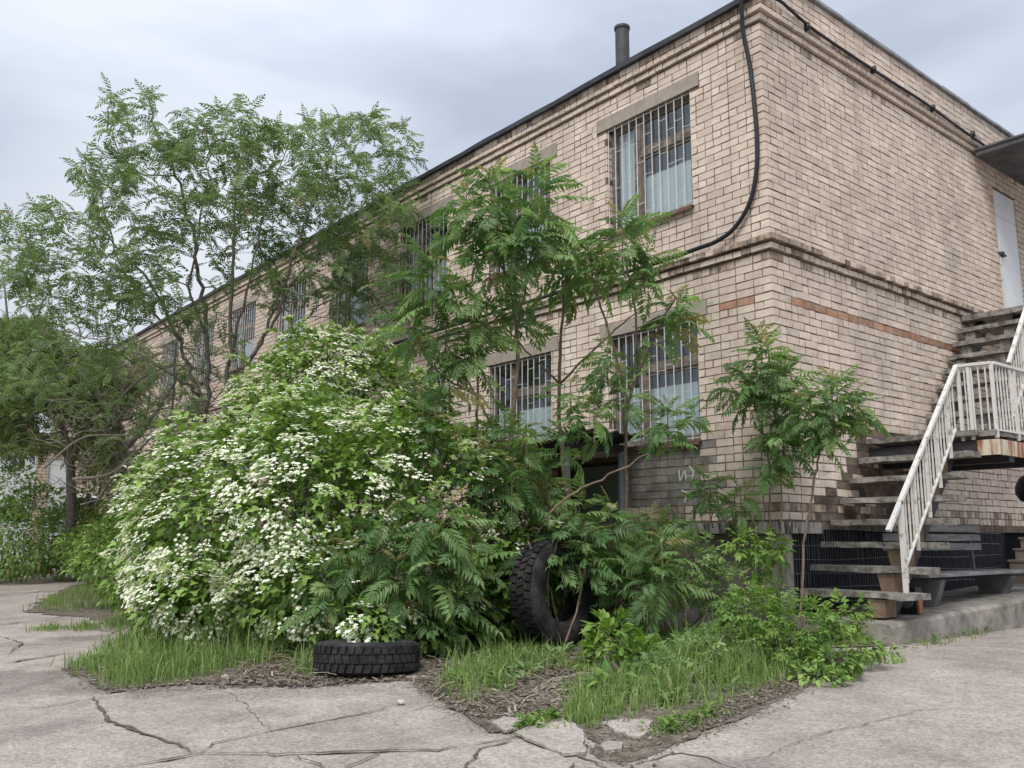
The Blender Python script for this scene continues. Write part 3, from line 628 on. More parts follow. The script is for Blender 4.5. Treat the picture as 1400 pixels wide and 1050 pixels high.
def s_w(ax): return (.036, .02) if ax else (.036, .036)
def rail_run(a, b, la, lb, posts, nb, name='handrail'):
    """handrail a-b, lower rail la-lb, flat posts at fractions, thin balusters between"""
    a, b, la, lb = [np.array(q, float) for q in (a, b, la, lb)]
    k = MB(); k.bar(a, b, .05, .035); h = k.build(name, M['white'], st)
    k = MB(); k.bar(la, lb, .028, .02); k.build('lower_rail', M['white'], h)
    for t in posts:
        top = a*(1-t)+b*t; d = lb-la; ax = 1 if abs(d[1]) > abs(d[0]) else 0; s_t = (top[ax]-la[ax])/d[ax]; bot = la+d*s_t
        k = MB(); k.bar((top[0], top[1], top[2]-.02), (top[0], top[1], bot[2]-.17 if ax and abs(d[2]) > .3 else bot[2]-.09), s_w(ax)[0], s_w(ax)[1], up=(0, 1, 0) if ax else (1, 0, 0)); k.build('post', M['white'], h)
    ts = np.linspace(0, 1, nb+2)[1:-1]
    for t in ts:
        if min(abs(t-q) for q in posts+[9]) < 0.5/(nb+1)*0.8: continue
        top = a*(1-t)+b*t; d = lb-la; ax = 1 if abs(d[1]) > abs(d[0]) else 0; s_t = (top[ax]-la[ax])/d[ax]
        if not -0.02 <= s_t <= 1.02: continue
        bot = la+d*s_t; k = MB(); k.bar((top[0], top[1], top[2]-.02), bot, .014); k.build('baluster', M['white'], h)
rail_run((XR, .06, -.12), (XR, 1.955, 1.865), (XR, .37, -.50), (XR, 1.80, 1.08), [.17, .33, .50, .66, .83], 23)
k = MB(); k.bar((XR, .345, .20), (XR, .345, -.78), .05, .03, up=(0, 1, 0)); k.build('newel_post', M['white'], st)
rail_run((XR, 1.97, 1.86), (1.6, 1.97, 1.845), (XR-.02, 1.97, 1.04), (1.6, 1.97, 1.05), [.02, .32, .98], 4)
rail_run((1.6, 1.99, 1.845), (1.6, 3.4, 1.86), (1.6, 1.99, 1.05), (1.6, 3.4, 1.06), [.40, .75, .98], 15)
rail_run((1.26, 3.36, 2.07), (1.26, 5.2, 4.16), (1.26, 3.36, 1.36), (1.26, 5.2, 3.42), [.02, .28, .53, .78], 21)

# bench beside the wall
bn = thing('park_bench', 'grey slatted bench with concrete legs on the pavement behind the stairs', 'bench', (0.65, 2.9, zs(2.9)))
for x in (.50, .645, .79):
    k = MB(); k.box(x, x+.125, 1.45, 4.35, zs(2.9)+.30+.002, zs(2.9)+.345, .004); k.build('seat_board', M['wood_grey'], bn)
for z in (-.30, -.18, -.06):
    k = MB(); k.box(.36+.03*(z+.3), .40+.03*(z+.3), 1.5, 4.1, z-.045, z+.045, .004); k.build('back_board', M['wood_grey'], bn)
for y in (1.75, 3.75):
    z0 = zs(y)+.002; z1 = zs(2.9)+.298
    k = MB(); k.add([(.42, y-.02, z1), (.93, y-.02, z1-.03), (.90, y+.16, z1-.03), (.42, y+.16, z1), (.48, y, z0), (.80, y, z0), (.80, y+.14, z0), (.48, y+.14, z0)], [(0, 1, 2, 3), (7, 6, 5, 4), (0, 4, 5, 1), (1, 5, 6, 2), (2, 6, 7, 3), (3, 7, 4, 0)]); k.build('leg', M['urn'], bn)
    k = MB(); k.bar((.40, y+.07, z1-.05), (.37, y+.07, z1+.42), .05, .04); k.build('back_support', M['urn'], bn)
# steps at the far end of the pavement
es = thing('entrance_steps', 'worn pinkish concrete steps at the far end beyond the bench', 'steps', (.8, 5.6, zs(5.6)))
for i in range(4):
    k = MB(); y = 5.45+.24*i; z = zs(5.4)+.17*i+.17
    k.box(.12, 1.6, y, 8.2, z-.168, z-.03, .002); k.build('step', M['pink'], es)
    k = MB(); k.box(.10, 1.62, y-.02, 8.2, z-.0295, z, .002); k.build('step_slab', M['pink'], es)
# dark hooded pipe end under the landing
vp = thing('vent_hood', 'black rounded hood on a dark pipe at the right end under the landing', 'vent', (1.0, 4.45, zs(4.4)))
k = MB(); k.lathe([(0, .22), (.13, .20), (.23, .13), (.285, .02), (.29, -.08), (.24, -.17), (.13, -.23)], (1.08, 4.45, .50), 20); k.build('hood', M['cable'], vp, smooth=True)
k = MB(); k.lathe([(.16, .5), (.15, .25), (.11, -.1), (.08, -.5), (.08, zs(4.4))], (1.10, 4.47, 0), 14); k.build('pipe', M['cable'], vp, smooth=True)
# small radio-like box under the first tread
bx_ = thing('small_container', 'small black container with an orange side under the lowest stair tread', 'container', (.92, 1.0, zs(1.0)))
k = MB(); k.box(.80, 1.00, .93, 1.08, zs(1)+.002, zs(1)+.29, .004); k.build('body', M['cable'], bx_)
k = MB(); k.box(1.002, 1.02, .96, 1.05, zs(1)+.004, zs(1)+.17, .003); k.build('side_panel', M['orange'], bx_)
k = MB(); an = np.linspace(0, 2*math.pi, 17)[:-1]
k.add([(.9, .91, zs(1)+.15)]+[(.9+.085*math.cos(q), .915, zs(1)+.15+.085*math.sin(q)) for q in an]+[(.9+.085*math.cos(q), .929, zs(1)+.15+.085*math.sin(q)) for q in an], [(0, 1+i, 1+(i+1) % 16) for i in range(16)]+[(1+i, 17+i, 17+(i+1) % 16, 1+(i+1) % 16) for i in range(16)])
k.build('dial', M['urn'], bx_)

# ------------------------------------------------------------------ tyres
def tyre(name, label, c, nrm, Rr, wd, roll=0.0):
    t = thing(name, label, 'tyre', c); WLOC.pop(t.name); h = wd/2
    prof = [(Rr*.53, -h*.62), (Rr*.60, -h*.90), (Rr*.78, -h*1.0), (Rr*.92, -h*.92), (Rr*.965, -h*.74), (Rr*.975, 0), (Rr*.965, h*.74), (Rr*.92, h*.92), (Rr*.78, h*1.0), (Rr*.60, h*.90), (Rr*.53, h*.62), (Rr*.56, h*.55), (Rr*.80, h*.78), (Rr*.90, h*.5), (Rr*.90, -h*.5), (Rr*.80, -h*.78), (Rr*.56, -h*.55)]
    k = MB(); k.lathe(prof, (0, 0, 0), 48, close=True); body = k.build('carcass', M['tyre'], t, smooth=True)
    k = MB(); n = 40
    for i in range(n):
        for row, (zz, off) in enumerate(((-h*.56, 0), (0, .5), (h*.56, 0))):
            a = 2*math.pi*(i+off)/n; ca, sa = math.cos(a), math.sin(a); hw = math.pi*Rr/n*.74; hz = h*.235
            lz = [zz-hz, zz+hz]; V = []
            for rr_ in (Rr*.955, Rr*1.005):
                for q in lz:
                    for s in (-1, 1):
                        sk = .3*hw*(1 if q > zz else -1)*(1 if row != 1 else -1)
                        x, y = rr_, s*hw+sk; V.append((x*ca-y*sa, x*sa+y*ca, q))
            k.add(V, [(0, 2, 3, 1), (4, 5, 7, 6), (0, 1, 5, 4), (2, 6, 7, 3), (0, 4, 6, 2), (1, 3, 7, 5)])
    tr = k.build('tread_block', M['tyre'], t)
    t.rotation_euler = Vector(nrm).to_track_quat('Z', 'Y').to_euler(); return t
for f_, q in (('a', 0),):
    c = (-1.36, -4.58); tyre('tyre', 'knobbly black tyre lying flat on the ground under the flowers', (c[0], c[1], zg(*c)+.14), (-.05, .04, 1), .475, .275)
    b = G(752, 890); view = np.array([_fw[0], _fw[1], 0]); view /= np.linalg.norm(view); side = np.array([RT[0], RT[1], 0]); side /= np.linalg.norm(side)
    nv = -view*.62+side*.72+np.array([0, 0, .10]); c2 = b+view*.25+side*.05
    tyre('tyre', 'large black tyre standing upright half hidden among the green fronds', (c2[0], c2[1], zg(c2[0], c2[1])+.555), nv, .56, .33)

# ------------------------------------------------------------------ leaf, flower and blade shapes (unit size, growing along +Y, upper side +Z)
def pinnate(n, w_, l_, droop, fall, seed, ends=True):
    r = np.random.default_rng(seed); m = 9; h = np.linspace(0.25, 0.25-droop, m); seg = 1.0/(m-1)
    pts = [np.zeros(3)]
    for a in h[1:]: pts.append(pts[-1]+seg*np.array([0, math.cos(a), math.sin(a)]))
    pts = np.array(pts); V = []; F = []
    for i, q in enumerate(pts):
        rw = 0.008*(1-.6*i/m); V += [q+[-rw, 0, 0], q+[rw, 0, 0]]
    F += [(2*i, 2*i+1, 2*i+3, 2*i+2) for i in range(m-1)]
    def leaflet(q, dv, up, L_, W_):
        sd = np.cross(dv, up); sd /= np.linalg.norm(sd); b = len(V)
        mid = q+dv*L_*.40; tip = q+dv*L_-up*L_*fall
        V.extend([q, mid+sd*W_+up*W_*.35-up*L_*fall*.12, mid-sd*W_+up*W_*.35-up*L_*fall*.12, tip]); F.extend([(b, b+2, b+3), (b, b+3, b+1)])
    for k in range(n):
        t = 0.20+0.78*k/(n-1); x = t*(m-1); i = min(int(x), m-2); q = pts[i]*(1-x+i)+pts[i+1]*(x-i); a = h[i]
        fwd = np.array([0, math.cos(a), math.sin(a)]); up = np.array([0, -math.sin(a), math.cos(a)])
        pl = l_*(0.62+0.55*math.sin(math.pi*min(1, t*1.02))**.8)*(1 if t < .85 else .8)
        for s in (-1, 1):
            ang = R(68-22*t)+r.normal(0, .09); dv = fwd*math.cos(ang)+np.array([s, 0, 0])*math.sin(ang)-up*(0.22+r.normal(0, .09)); dv /= np.linalg.norm(dv)
            leaflet(q, dv, up, pl*r.uniform(.88, 1.1), w_*r.uniform(.85, 1.15))
    if ends: leaflet(pts[-1], np.array([0, math.cos(h[-1]), math.sin(h[-1])]), np.array([0, -math.sin(h[-1]), math.cos(h[-1])]), l_*.8, w_)
    return np.array(V), F
AIL = [pinnate(n_, w_, l_, d, f_, i) for i, (n_, w_, l_, d, f_) in enumerate(((12, .037, .24, 1.0, .22), (11, .040, .26, 1.5, .3), (10, .038, .25, .7, .15), (12, .036, .23, 1.9, .25), (9, .043, .28, 1.2, .35), (8, .040, .26, .5, .2)))]
TRL = [pinnate(7, .046, .26, d, .25, 20+i) for i, d in enumerate((0.8, 1.3, 1.7))]
def lobed(seed, drop=.25):
    r = np.random.default_rng(seed); pr = [(0, 0), (.34, .12), (.50, .52), (.24, .50), (.13, 1.0)]; V = [(0, .38, -.02)]
    ring = pr+[(-x, y) for x, y in pr[::-1][:-1]]
    for x, y in ring: V.append((x*r.uniform(.9, 1.1), y*r.uniform(.93, 1.05), .28*abs(x)-drop*y*y))
    n = len(ring); return np.array(V), [(0, 1+i, 1+(i+1) % n) for i in range(n)]
VBL = [lobed(i, d) for i, d in enumerate((.15, .35, .5))]
def ovate(seed, w_=.28, drop=.3):
    r = np.random.default_rng(seed); V = [(0, 0, 0), (w_, .38, .10-drop*.15), (w_*.62, .72, .05-drop*.5), (0, 1, -drop), (-w_*.62, .72, .05-drop*.5), (-w_, .38, .10-drop*.15), (0, .5, -drop*.25)]
    return np.array(V)*r.uniform(.92, 1.08, (7, 3)), [(6, 0, 1), (6, 1, 2), (6, 2, 3), (6, 3, 4), (6, 4, 5), (6, 5, 0)]
OVL = [ovate(i, w_, d) for i, (w_, d) in enumerate(((.27, .3), (.22, .45), (.33, .2)))]
def compound(seed):
    V = []; F = []
    for q, an, L_ in (((0, .55, 0), 0, .5), ((0, .5, 0), 60, .42), ((0, .5, 0), -60, .42), ((0, .22, 0), 75, .36), ((0, .22, 0), -75, .36)):
        v, f = ovate(seed, .27, .35); c, s = math.cos(R(an)), math.sin(R(an)); v = v*L_; v = np.stack([v[:, 0]*c+v[:, 1]*s, -v[:, 0]*s+v[:, 1]*c, v[:, 2]], 1)+np.array(q)
        F += [tuple(i+len(V) for i in g_) for g_ in f]; V += list(v)
    return np.array(V), F
CPL = [compound(i) for i in range(3)]
def corymb(seed):
    """flat viburnum head: a ring of five-petalled florets round a cream centre; lies in the XY plane"""
    r = np.random.default_rng(seed); V = []; F = []
    def floret(c, s, tilt):
        b = len(V); V.append((c[0], c[1], c[2]+.02))
        for i in range(10):
            a = i*math.pi/5+tilt; q = s*(1.0 if i % 2 == 0 else .52); V.append((c[0]+q*math.cos(a), c[1]+q*math.sin(a), c[2]-(.05 if i % 2 == 0 else 0)*s*3+r.normal(0, .02)))
        F.extend([(b, b+1+i, b+1+(i+1) % 10) for i in range(10)])
    n = r.integers(6, 9)
    for i in range(n):
        a = 2*math.pi*i/n+r.normal(0, .2); q = r.uniform(.62, .84); floret((q*math.cos(a), q*math.sin(a), -.12*q+r.normal(0, .06)), r.uniform(.22, .31), r.uniform(0, 6))
    nf = len(V)
    for i in range(9):
        a = r.uniform(0, 6.3); q = .48*math.sqrt(r.uniform(0, 1)); c = (q*math.cos(a), q*math.sin(a), .03); s = .085; b = len(V)
        V.extend([(c[0]+s, c[1], c[2]), (c[0]-s*.5, c[1]+s*.87, c[2]), (c[0]-s*.5, c[1]-s*.87, c[2]), (c[0], c[1], c[2]+.09)]); F.extend([(b, b+1, b+3), (b+1, b+2, b+3), (b+2, b, b+3)])
    return np.array(V), F, np.concatenate([np.full(nf, .85), np.full(len(V)-nf, .1)])
COR = [corymb(i) for i in range(5)]

def frames(pos, d, up, sc, roll=None):
    """(N,3,4) transforms taking +Y to d, +Z near up"""
    d = d/(np.linalg.norm(d, axis=1)[:, None]+1e-9); x = np.cross(d, up); ln = np.linalg.norm(x, axis=1)[:, None]
    x = np.where(ln < 1e-3, np.array([[1., 0, 0]]), x/(ln+1e-9)); z = np.cross(x, d)
    if roll is not None:
        c, s = np.cos(roll)[:, None], np.sin(roll)[:, None]; x, z = x*c+z*s, z*c-x*s
    m = np.stack([x, d, z, pos], -1); m[:, :, :3] *= np.asarray(sc)[:, None, None]; m[:, :, 0] *= rng.uniform(.72, 1.12, len(m))[:, None]; return m
MESHES = {}
def leaf_parts(parent, fr, tints, temps, m, big=0, name='leaf', tint_arr=None):
    """the `big` nearest leaves as parts of their own, the rest as one part"""
    N = len(fr); which = rng.integers(0, len(temps), N); size = np.linalg.norm(fr[:, :, 1], axis=1)/np.linalg.norm(fr[:, :, 3]-CAM, axis=1)
    order = np.argsort(-size); keep = set(order[:big].tolist()); off = np.array(parent_world(parent))
    levels = (.08, .3, .5, .7, .95)
    for i in order[:big]:
        tq = min(range(5), key=lambda q: abs(levels[q]-tints[i])); key = (id(temps[which[i]]), tq, m.name)
        if key not in MESHES:
            k = MB(); T = temps[which[i]]; k.add(T[0], T[1], levels[tq] if tint_arr is None else T[2]); MESHES[key] = k.mesh(name, m)
        o = bpy.data.objects.new(name, MESHES[key]); COL.objects.link(o); o.parent = parent
        q = fr[i]; o.matrix_local = Matrix([list(q[r_][:3])+[q[r_][3]-off[r_]] for r_ in range(3)]+[[0, 0, 0, 1]])
    k = MB(); any_ = False
    for w_, T in enumerate(temps):
        ids = [i for i in range(N) if which[i] == w_ and i not in keep]
        if ids:
            any_ = True
            k.inst(T[0], T[1], fr[ids], tints[ids])
            if tint_arr is not None: k.t[-1] = np.tile(T[2], len(ids))
    if any_: k.build(name if not big else name+('s' if not name.endswith('s') else ''), m, parent, kind='stuff')

def unit(n):
    v = rng.normal(0, 1, (n, 3)); return v/np.linalg.norm(v, axis=1)[:, None]
Z3 = np.array([0, 0, 1.0])

# ------------------------------------------------------------------ flowering bushes
def lumpy(d, seed):
    return 1+.10*np.sin(5.1*d[:, 0]+3.3*d[:, 2]+seed)*np.sin(4.3*d[:, 1]-2.2*d[:, 2]+2*seed)+.07*np.sin(9*d[:, 0]+7*d[:, 1]+8*d[:, 2]+seed)
def ellipsoids(specs):
    return [(P(px, py, d), np.array(r_), i) for i, (px, py, d, r_) in enumerate(specs)]
def inside_any(pts, ell, skip, f=.80):
    m = np.zeros(len(pts), bool)
    for c, r_, i in ell:
        if i == skip: continue
        m |= (((pts-c)/r_)**2).sum(1) < f*f
    return m
def bush(parent, specs, nleaf, nflower, leaf_size, temps, m, stems_from, fl_size=.085, fl_bias=None, big=0, sprays=0):
    ell = ellipsoids(specs); vol = np.array([np.prod(r_)**(2/3) for _, r_, _ in ell]); vol /= vol.sum(); pos = []; dirs = []; tn = []
    for (c, r_, i), v in zip(ell, vol):
        n = int(nleaf*v); d = unit(n); shell = np.where(rng.uniform(0, 1, n) < .72, rng.uniform(.84, 1.06, n), rng.uniform(.45, .84, n))
        p_ = c+d*r_*(lumpy(d, i*2.7)*shell)[:, None]; hole = np.sin(4.3*p_[:, 0]+3.1*p_[:, 2]+1.3*i)*np.sin(3.7*p_[:, 1]-4.9*p_[:, 2]+i); ok = ((shell < .84) | (hole > -.35) | (rng.uniform(0, 1, n) < .25)) & ~inside_any(p_, ell, i, .72) & (p_[:, 2] > np.array([zg(*q) for q in p_[:, :2]])+.03)
        dd = d+.55*unit(n)+[0, 0, .05]; pos.append(p_[ok]); dirs.append(dd[ok])
        clump = .5+.30*np.sin(6*p_[:, 0]+5*p_[:, 2]+i)*np.sin(5*p_[:, 1]-4*p_[:, 2]); tn.append(np.clip(clump+rng.normal(0, .2, n), 0, 1)[ok])
    pos = np.concatenate(pos); dirs = np.concatenate(dirs); tn = np.concatenate(tn); N = len(pos)
    dirs[:, 2] -= .25
    SPF = []; SPT = MB()
    for _ in range(sprays):                                  # arching shoots that stand out of the mass
        c, r_, i = ell[rng.choice(len(ell), p=vol)]; d = unit(1)[0]; d[2] = abs(d[2])*.8; d /= np.linalg.norm(d)
        a = c+d*r_*.92
        if inside_any(a[None], ell, i, .95)[0]: continue
        v = d*.8+np.array([0, 0, .35])+.35*unit(1)[0]; v /= np.linalg.norm(v); L_ = rng.uniform(.25, .62); u = np.linspace(0, 1, 9)[:, None]
        q = a+v*L_*u-np.array([0, 0, .5*L_])*u**2; SPT.tube(q, np.linspace(.006, .003, 9), 3, cap=False)
        m_ = 14; w_ = rng.uniform(.1, 1, m_)*8; qi = q[w_.astype(int).clip(0, 7)]; pos = np.concatenate([pos, qi]); dirs = np.concatenate([dirs, v+.9*unit(m_)-[0, 0, .2]]); tn = np.concatenate([tn, np.clip(rng.normal(.62, .2, m_), 0, 1)])
        for _f in range(int(rng.integers(2, 5))): SPF.append(q[int(rng.integers(3, 9))]+rng.normal(0, .02, 3)+[0, 0, .03])
    N = len(pos); up = Z3+.5*unit(N)
    if SPT.n: SPT.build('shoots', M['stem'], parent, kind='stuff')
    leaf_parts(parent, frames(pos, dirs, up, leaf_size*rng.uniform(.65, 1.25, N)), tn, temps, m, 0, 'leaves')
    if nflower:
        fp = []; fn = []
        for (c, r_, i), v in zip(ell, vol):
            n = int(nflower*v*9); d = unit(n); p_ = c+d*r_*(lumpy(d, i*2.7)*rng.uniform(.98, 1.08, n))[:, None]
            ok = ~inside_any(p_, ell, i, .93) & (p_[:, 2] > np.array([zg(*q) for q in p_[:, :2]])+.10)
            # sprays: flowers gather along shoots
            sp = np.sin(7.3*p_[:, 0]+2*p_[:, 2]+i)+np.sin(6.1*p_[:, 1]-7.7*p_[:, 2]+2*i)
            prob = 1/(1+np.exp(-1.5*(sp-.5)))
            if fl_bias is not None: prob *= fl_bias(p_, d)
            ok &= rng.uniform(0, 1, n) < prob*.95
            fp.append(p_[ok]); fn.append((d*.8+.25*unit(n)+[0, 0, .95])[ok])
        fp = np.concatenate(fp); fn = np.concatenate(fn); sel = rng.permutation(len(fp))[:nflower]; fp = fp[sel]; fn = fn[sel]
        if SPF: SPF = np.array(SPF); fp = np.concatenate([fp, SPF]); fn = np.concatenate([fn, np.tile(Z3, (len(SPF), 1))+.25*unit(len(SPF))])
        n = len(fp)
        t = np.cross(fn, unit(n)); fr = frames(fp, t, fn, fl_size*rng.uniform(.65, 1.25, n))
        leaf_parts(parent, fr, np.full(n, .5), COR, M['petal'], big, 'flower_cluster', True)
    k = MB()
    for (a, b, r0) in stems_from: k.tube(jitter_line(a, b, 6, .05), np.linspace(r0, r0*.35, 6), 6)
    return k.build('stems', M['bark'], parent, kind='stuff') if stems_from else None
def stems_of(specs, base, per, r0):
    o = []
    for px, py, d, r_ in specs:
        for _ in range(per):
            b = base+np.array([rng.normal(0, .25), rng.normal(0, .25), 0]); b[2] = zg(b[0], b[1])-.02
            o.append((b, P(px, py, d)+rng.uniform(-.6, .6, 3)*np.array(r_), r0))
    return o
VSPEC = [(335, 715, 10.7, (1.30, 1.30, 1.28)), (270, 705, 11.2, (.80, .85, .78)), (440, 690, 10.2, (1.25, 1.2, 1.15)), (400, 610, 11.2, (1.0, 1.0, .75)), (310, 650, 11.5, (.8, .8, .55)), (560, 700, 10.3, (1.1, 1.1, 1.15)), (640, 690, 10.9, (1.0, .9, 1.0)), (310, 800, 10.2, (1.0, .95, .6)), (430, 800, 9.6, (.95, .85, .62)), (560, 815, 9.7, (.9, .8, .55)), (500, 850, 8.6, (.40, .35, .22)), (265, 775, 10.9, (.70, .75, .65)), (690, 760, 10.2, (.7, .7, .7)), (530, 620, 11.2, (.8, .8, .6))]
vb = thing('viburnum_bush', 'big spreading bush covered in flat white flower heads beside the tyre', 'bush', G(400, 850))
flb = lambda p_, d: np.clip(.72-.30*((p_-CAM)@RT+2.3)/1.6, .22, 1.1)
bush(vb, VSPEC, 27000, 2000, .098, VBL, M['vib'], stems_of(VSPEC, G(430, 850), 3, .028), .112, flb, 300, 170)
V2 = [(455, 535, 13.0, (1.0, 1.0, .85)), (395, 545, 13.2, (.75, .8, .6)), (515, 560, 12.8, (.75, .8, .8)), (450, 600, 12.8, (1.1, 1.0, .9)), (430, 480, 13.1, (.5, .55, .35)), (490, 490, 13.0, (.45, .5, .4))]
vb2 = thing('viburnum_bush', 'taller paler flowering bush rising behind the big white one near the wall', 'bush', G(470, 800))
bush(vb2, V2, 11000, 800, .085, VBL, M['vib'], stems_of(V2, G(480, 800), 4, .025), .095, None, 150, 90)
# a leafy shoot that has grown up in front of the bush
vb3 = thing('young_bush', 'light green leafy shoot poking out of the top of the white bush', 'bush', G(415, 850))
bush(vb3, [(412, 565, 11.0, (.20, .2, .22)), (425, 580, 10.7, (.25, .2, .2))], 330, 0, .11, VBL, M['bright'], [(G(430, 850), P(415, 560, 11), .015)])

# ------------------------------------------------------------------ saplings with long feathery leaves
def whorl(px, py, d, n, L_, rise=.55, tip_up=1.15, spread=1.0):
    """leaves round the upper part of a shoot ending at (px,py,d)"""
    return dict(tip=P(px, py, d), n=n, L=L_, rise=rise, up=tip_up, sp=spread)
def sapling(name, label, base, stems, whorls, group=None, big=300, temps=AIL, m=None, cat='sapling', bark='stem'):
    t = thing(name, label, cat, base, group); k = None
    for pts, r0, r1 in stems:
        q = spline([np.asarray(p_, float) for p_ in pts], 5); q[1:-1] += rng.normal(0, .008, (len(q)-2, 3)); k = MB(); k.tube(q, np.linspace(r0, r1, len(q)), 7); k.build('stem', M[bark], t, smooth=True)
    FR = []; TN = []; kt = MB()
    for w_ in whorls:
        n = int(w_['n']*1.6); u = np.linspace(0, 1, n)**.85; az = np.arange(n)*2.39996+rng.uniform(0, 6)+rng.normal(0, .25, n)
        pos = w_['tip'][None]-np.outer(u, [0, 0, w_['rise']]); el = w_['up']*(1-u)**1.2-.22*u+rng.normal(0, .2, n)
        d = np.stack([np.cos(az)*np.cos(el), np.sin(az)*np.cos(el), np.sin(el)], 1)
        sc = .96*w_['L']*(.42+.58*np.minimum(1, u*2.2+.1))*rng.uniform(.6, 1.2, n)
        FR.append(frames(pos, d, np.tile(Z3, (n, 1)), sc, rng.normal(0, .5, n)))
        TN.append(np.clip(np.where(u < .10, .97, .36+.28*np.sin(az)+rng.normal(0, .26, n)), 0, 1)*np.where((u >= .10), .86, 1))
        if w_['rise'] > .25: kt.tube([w_['tip']-[0, 0, w_['rise']*1.2], w_['tip']], [.011, .005], 5)
    leaf_parts(t, np.concatenate(FR), np.concatenate(TN), temps, m or M['ail'], big)
    if kt.n: kt.build('shoot', M[bark], t, kind='stuff')
    return t
def pts_px(l): return [P(*q) for q in l]
def gp(px, py): q = G(px, py); return q
W = whorl
b = G(705, 845)
sapling('ailanthus_sapling', 'tallest feathery sapling in the middle reaching the upper windows', P(703, 800, 10.2)*[1, 1, 0]+[0, 0, -1.33],
        [([P(703, 815, 10.2)*[1, 1, 0]+[0, 0, -1.35]]+pts_px([(697, 740, 10.2), (694, 640, 10.2), (707, 520, 10.2), (704, 440, 10.2), (690, 370, 10.2), (676, 290, 10.2)]), .038, .012),
         (pts_px([(700, 480, 10.2), (720, 380, 10.1), (735, 280, 10.1)]), .018, .008), (pts_px([(690, 370, 10.2), (650, 330, 10.3), (635, 290, 10.3)]), .014, .007), (pts_px([(697, 625, 10.2), (660, 560, 10.3), (610, 470, 10.4)]), .018, .008)],
        [W(672, 240, 10.2, 22, .56, .7), W(735, 232, 10.1, 24, .56, .9), W(638, 262, 10.3, 18, .5, .55), W(700, 300, 10.0, 16, .58, .5), W(745, 300, 10.0, 14, .5, .5), W(670, 345, 10.1, 14, .52, .4), W(610, 440, 10.4, 14, .5, .4)])
sapling('ailanthus_sapling', 'feathery sapling with a grey stem left of the small barred ground floor window', P(785, 800, 10.6)*[1, 1, 0]+[0, 0, -1.31],
        [([P(790, 815, 10.6)*[1, 1, 0]+[0, 0, -1.33]]+pts_px([(785, 740, 10.6), (770, 640, 10.6), (764, 540, 10.6), (768, 450, 10.6), (774, 380, 10.6)]), .036, .013),
         (pts_px([(765, 525, 10.6), (720, 480, 10.4), (672, 425, 10.3)]), .015, .007), (pts_px([(765, 525, 10.6), (830, 460, 10.5), (880, 420, 10.4)]), .015, .007)],
        [W(775, 345, 10.6, 16, .5, .5), W(665, 415, 10.3, 14, .55, .4), W(800, 335, 10.5, 12, .5, .4), W(720, 420, 10.4, 9, .5, .3)])
sapling('ailanthus_sapling', 'slanting sapling whose crown covers the brick belt left of the corner window', P(868, 800, 10.0)*[1, 1, 0]+[0, 0, -1.3],
        [([P(862, 810, 10.0)*[1, 1, 0]+[0, 0, -1.32]]+pts_px([(858, 720, 10.0), (855, 620, 10.0), (862, 540, 10.0), (890, 470, 9.9), (925, 405, 9.8)]), .026, .01),
         (pts_px([(860, 560, 10.0), (838, 470, 10.1), (812, 390, 10.1), (805, 340, 10.1)]), .018, .008), (pts_px([(862, 545, 10.0), (870, 450, 9.9), (852, 340, 9.9)]), .018, .008)],
        [W(850, 292, 9.9, 22, .50, .6), W(815, 345, 10.1, 14, .46, .4), W(880, 345, 9.9, 12, .46, .4), W(830, 470, 9.9, 13, .42, .4), W(925, 408, 9.7, 15, .44, .35), W(885, 448, 9.8, 6, .36, .25)])
sapling('ailanthus_sapling', 'yellowish tipped sapling left of the middle one over the white bush', P(650, 820, 10.4)*[1, 1, 0]+[0, 0, -1.34],
        [([P(650, 820, 10.4)*[1, 1, 0]+[0, 0, -1.36]]+pts_px([(648, 690, 10.4), (650, 600, 10.4), (652, 520, 10.4), (640, 460, 10.4), (605, 400, 10.4)]), .022, .008), (pts_px([(650, 540, 10.4), (600, 510, 10.5), (560, 460, 10.5)]), .014, .007)],
        [W(592, 352, 10.3, 22, .58, .6), W(560, 420, 10.5, 16, .52, .5), W(648, 455, 10.3, 16, .5, .45), W(615, 500, 10.3, 12, .5, .35), W(575, 540, 10.3, 12, .5, .4), W(690, 560, 10.2, 9, .45, .35)])
sapling('ailanthus_sapling', 'leaning sapling rod slanting in front of the corrugated canopy to the lower window', P(770, 780, 9.6)*[1, 1, 0]+[0, 0, -1.3],
        [([P(700, 830, 9.7)*[1, 1, 0]+[0, 0, -1.33]]+pts_px([(735, 730, 9.6), (780, 677, 9.5), (822, 655, 9.5), (885, 618, 9.4), (912, 580, 9.4)]), .018, .009)],
        [W(912, 555, 9.4, 17, .40, .4), W(855, 520, 9.7, 10, .38, .35), W(812, 545, 9.7, 14, .44, .4), W(950, 552, 9.4, 6, .30, .2), W(780, 520, 9.9, 8, .40, .3), W(770, 590, 9.7, 8, .46, .3)])
# root suckers in front of the bush
def sucker(label, tips, d, n, L_):
    n = int(n*1.1)
    b_ = P(np.mean([q[0] for q in tips]), 860, d)*[1, 1, 0]; b_[2] = zg(b_[0], b_[1])
    stm = []
    for (x, y) in tips:
        top = P(x, y+12, d); bs = b_+np.array([rng.normal(0, .2), rng.normal(0, .2), -.02]); bs[2] = zg(bs[0], bs[1])-.02; stm.append(([bs, bs*.45+top*.55+rng.normal(0, .05, 3), top], .012, .007))
    sapling('ailanthus_shoot', label, b_, stm, [W(x, y, d+rng.uniform(-.25, .25), n, L_, .45, .9) for x, y in tips])
sucker('low feathery shoots with reddish tips hanging over the flat tyre', [(478, 745), (525, 705), (545, 770), (450, 775)], 8.9, 14, .50)
sucker('dense feathery shoots between the two tyres', [(590, 735), (620, 770), (580, 800), (645, 720), (605, 690)], 8.9, 13, .54)
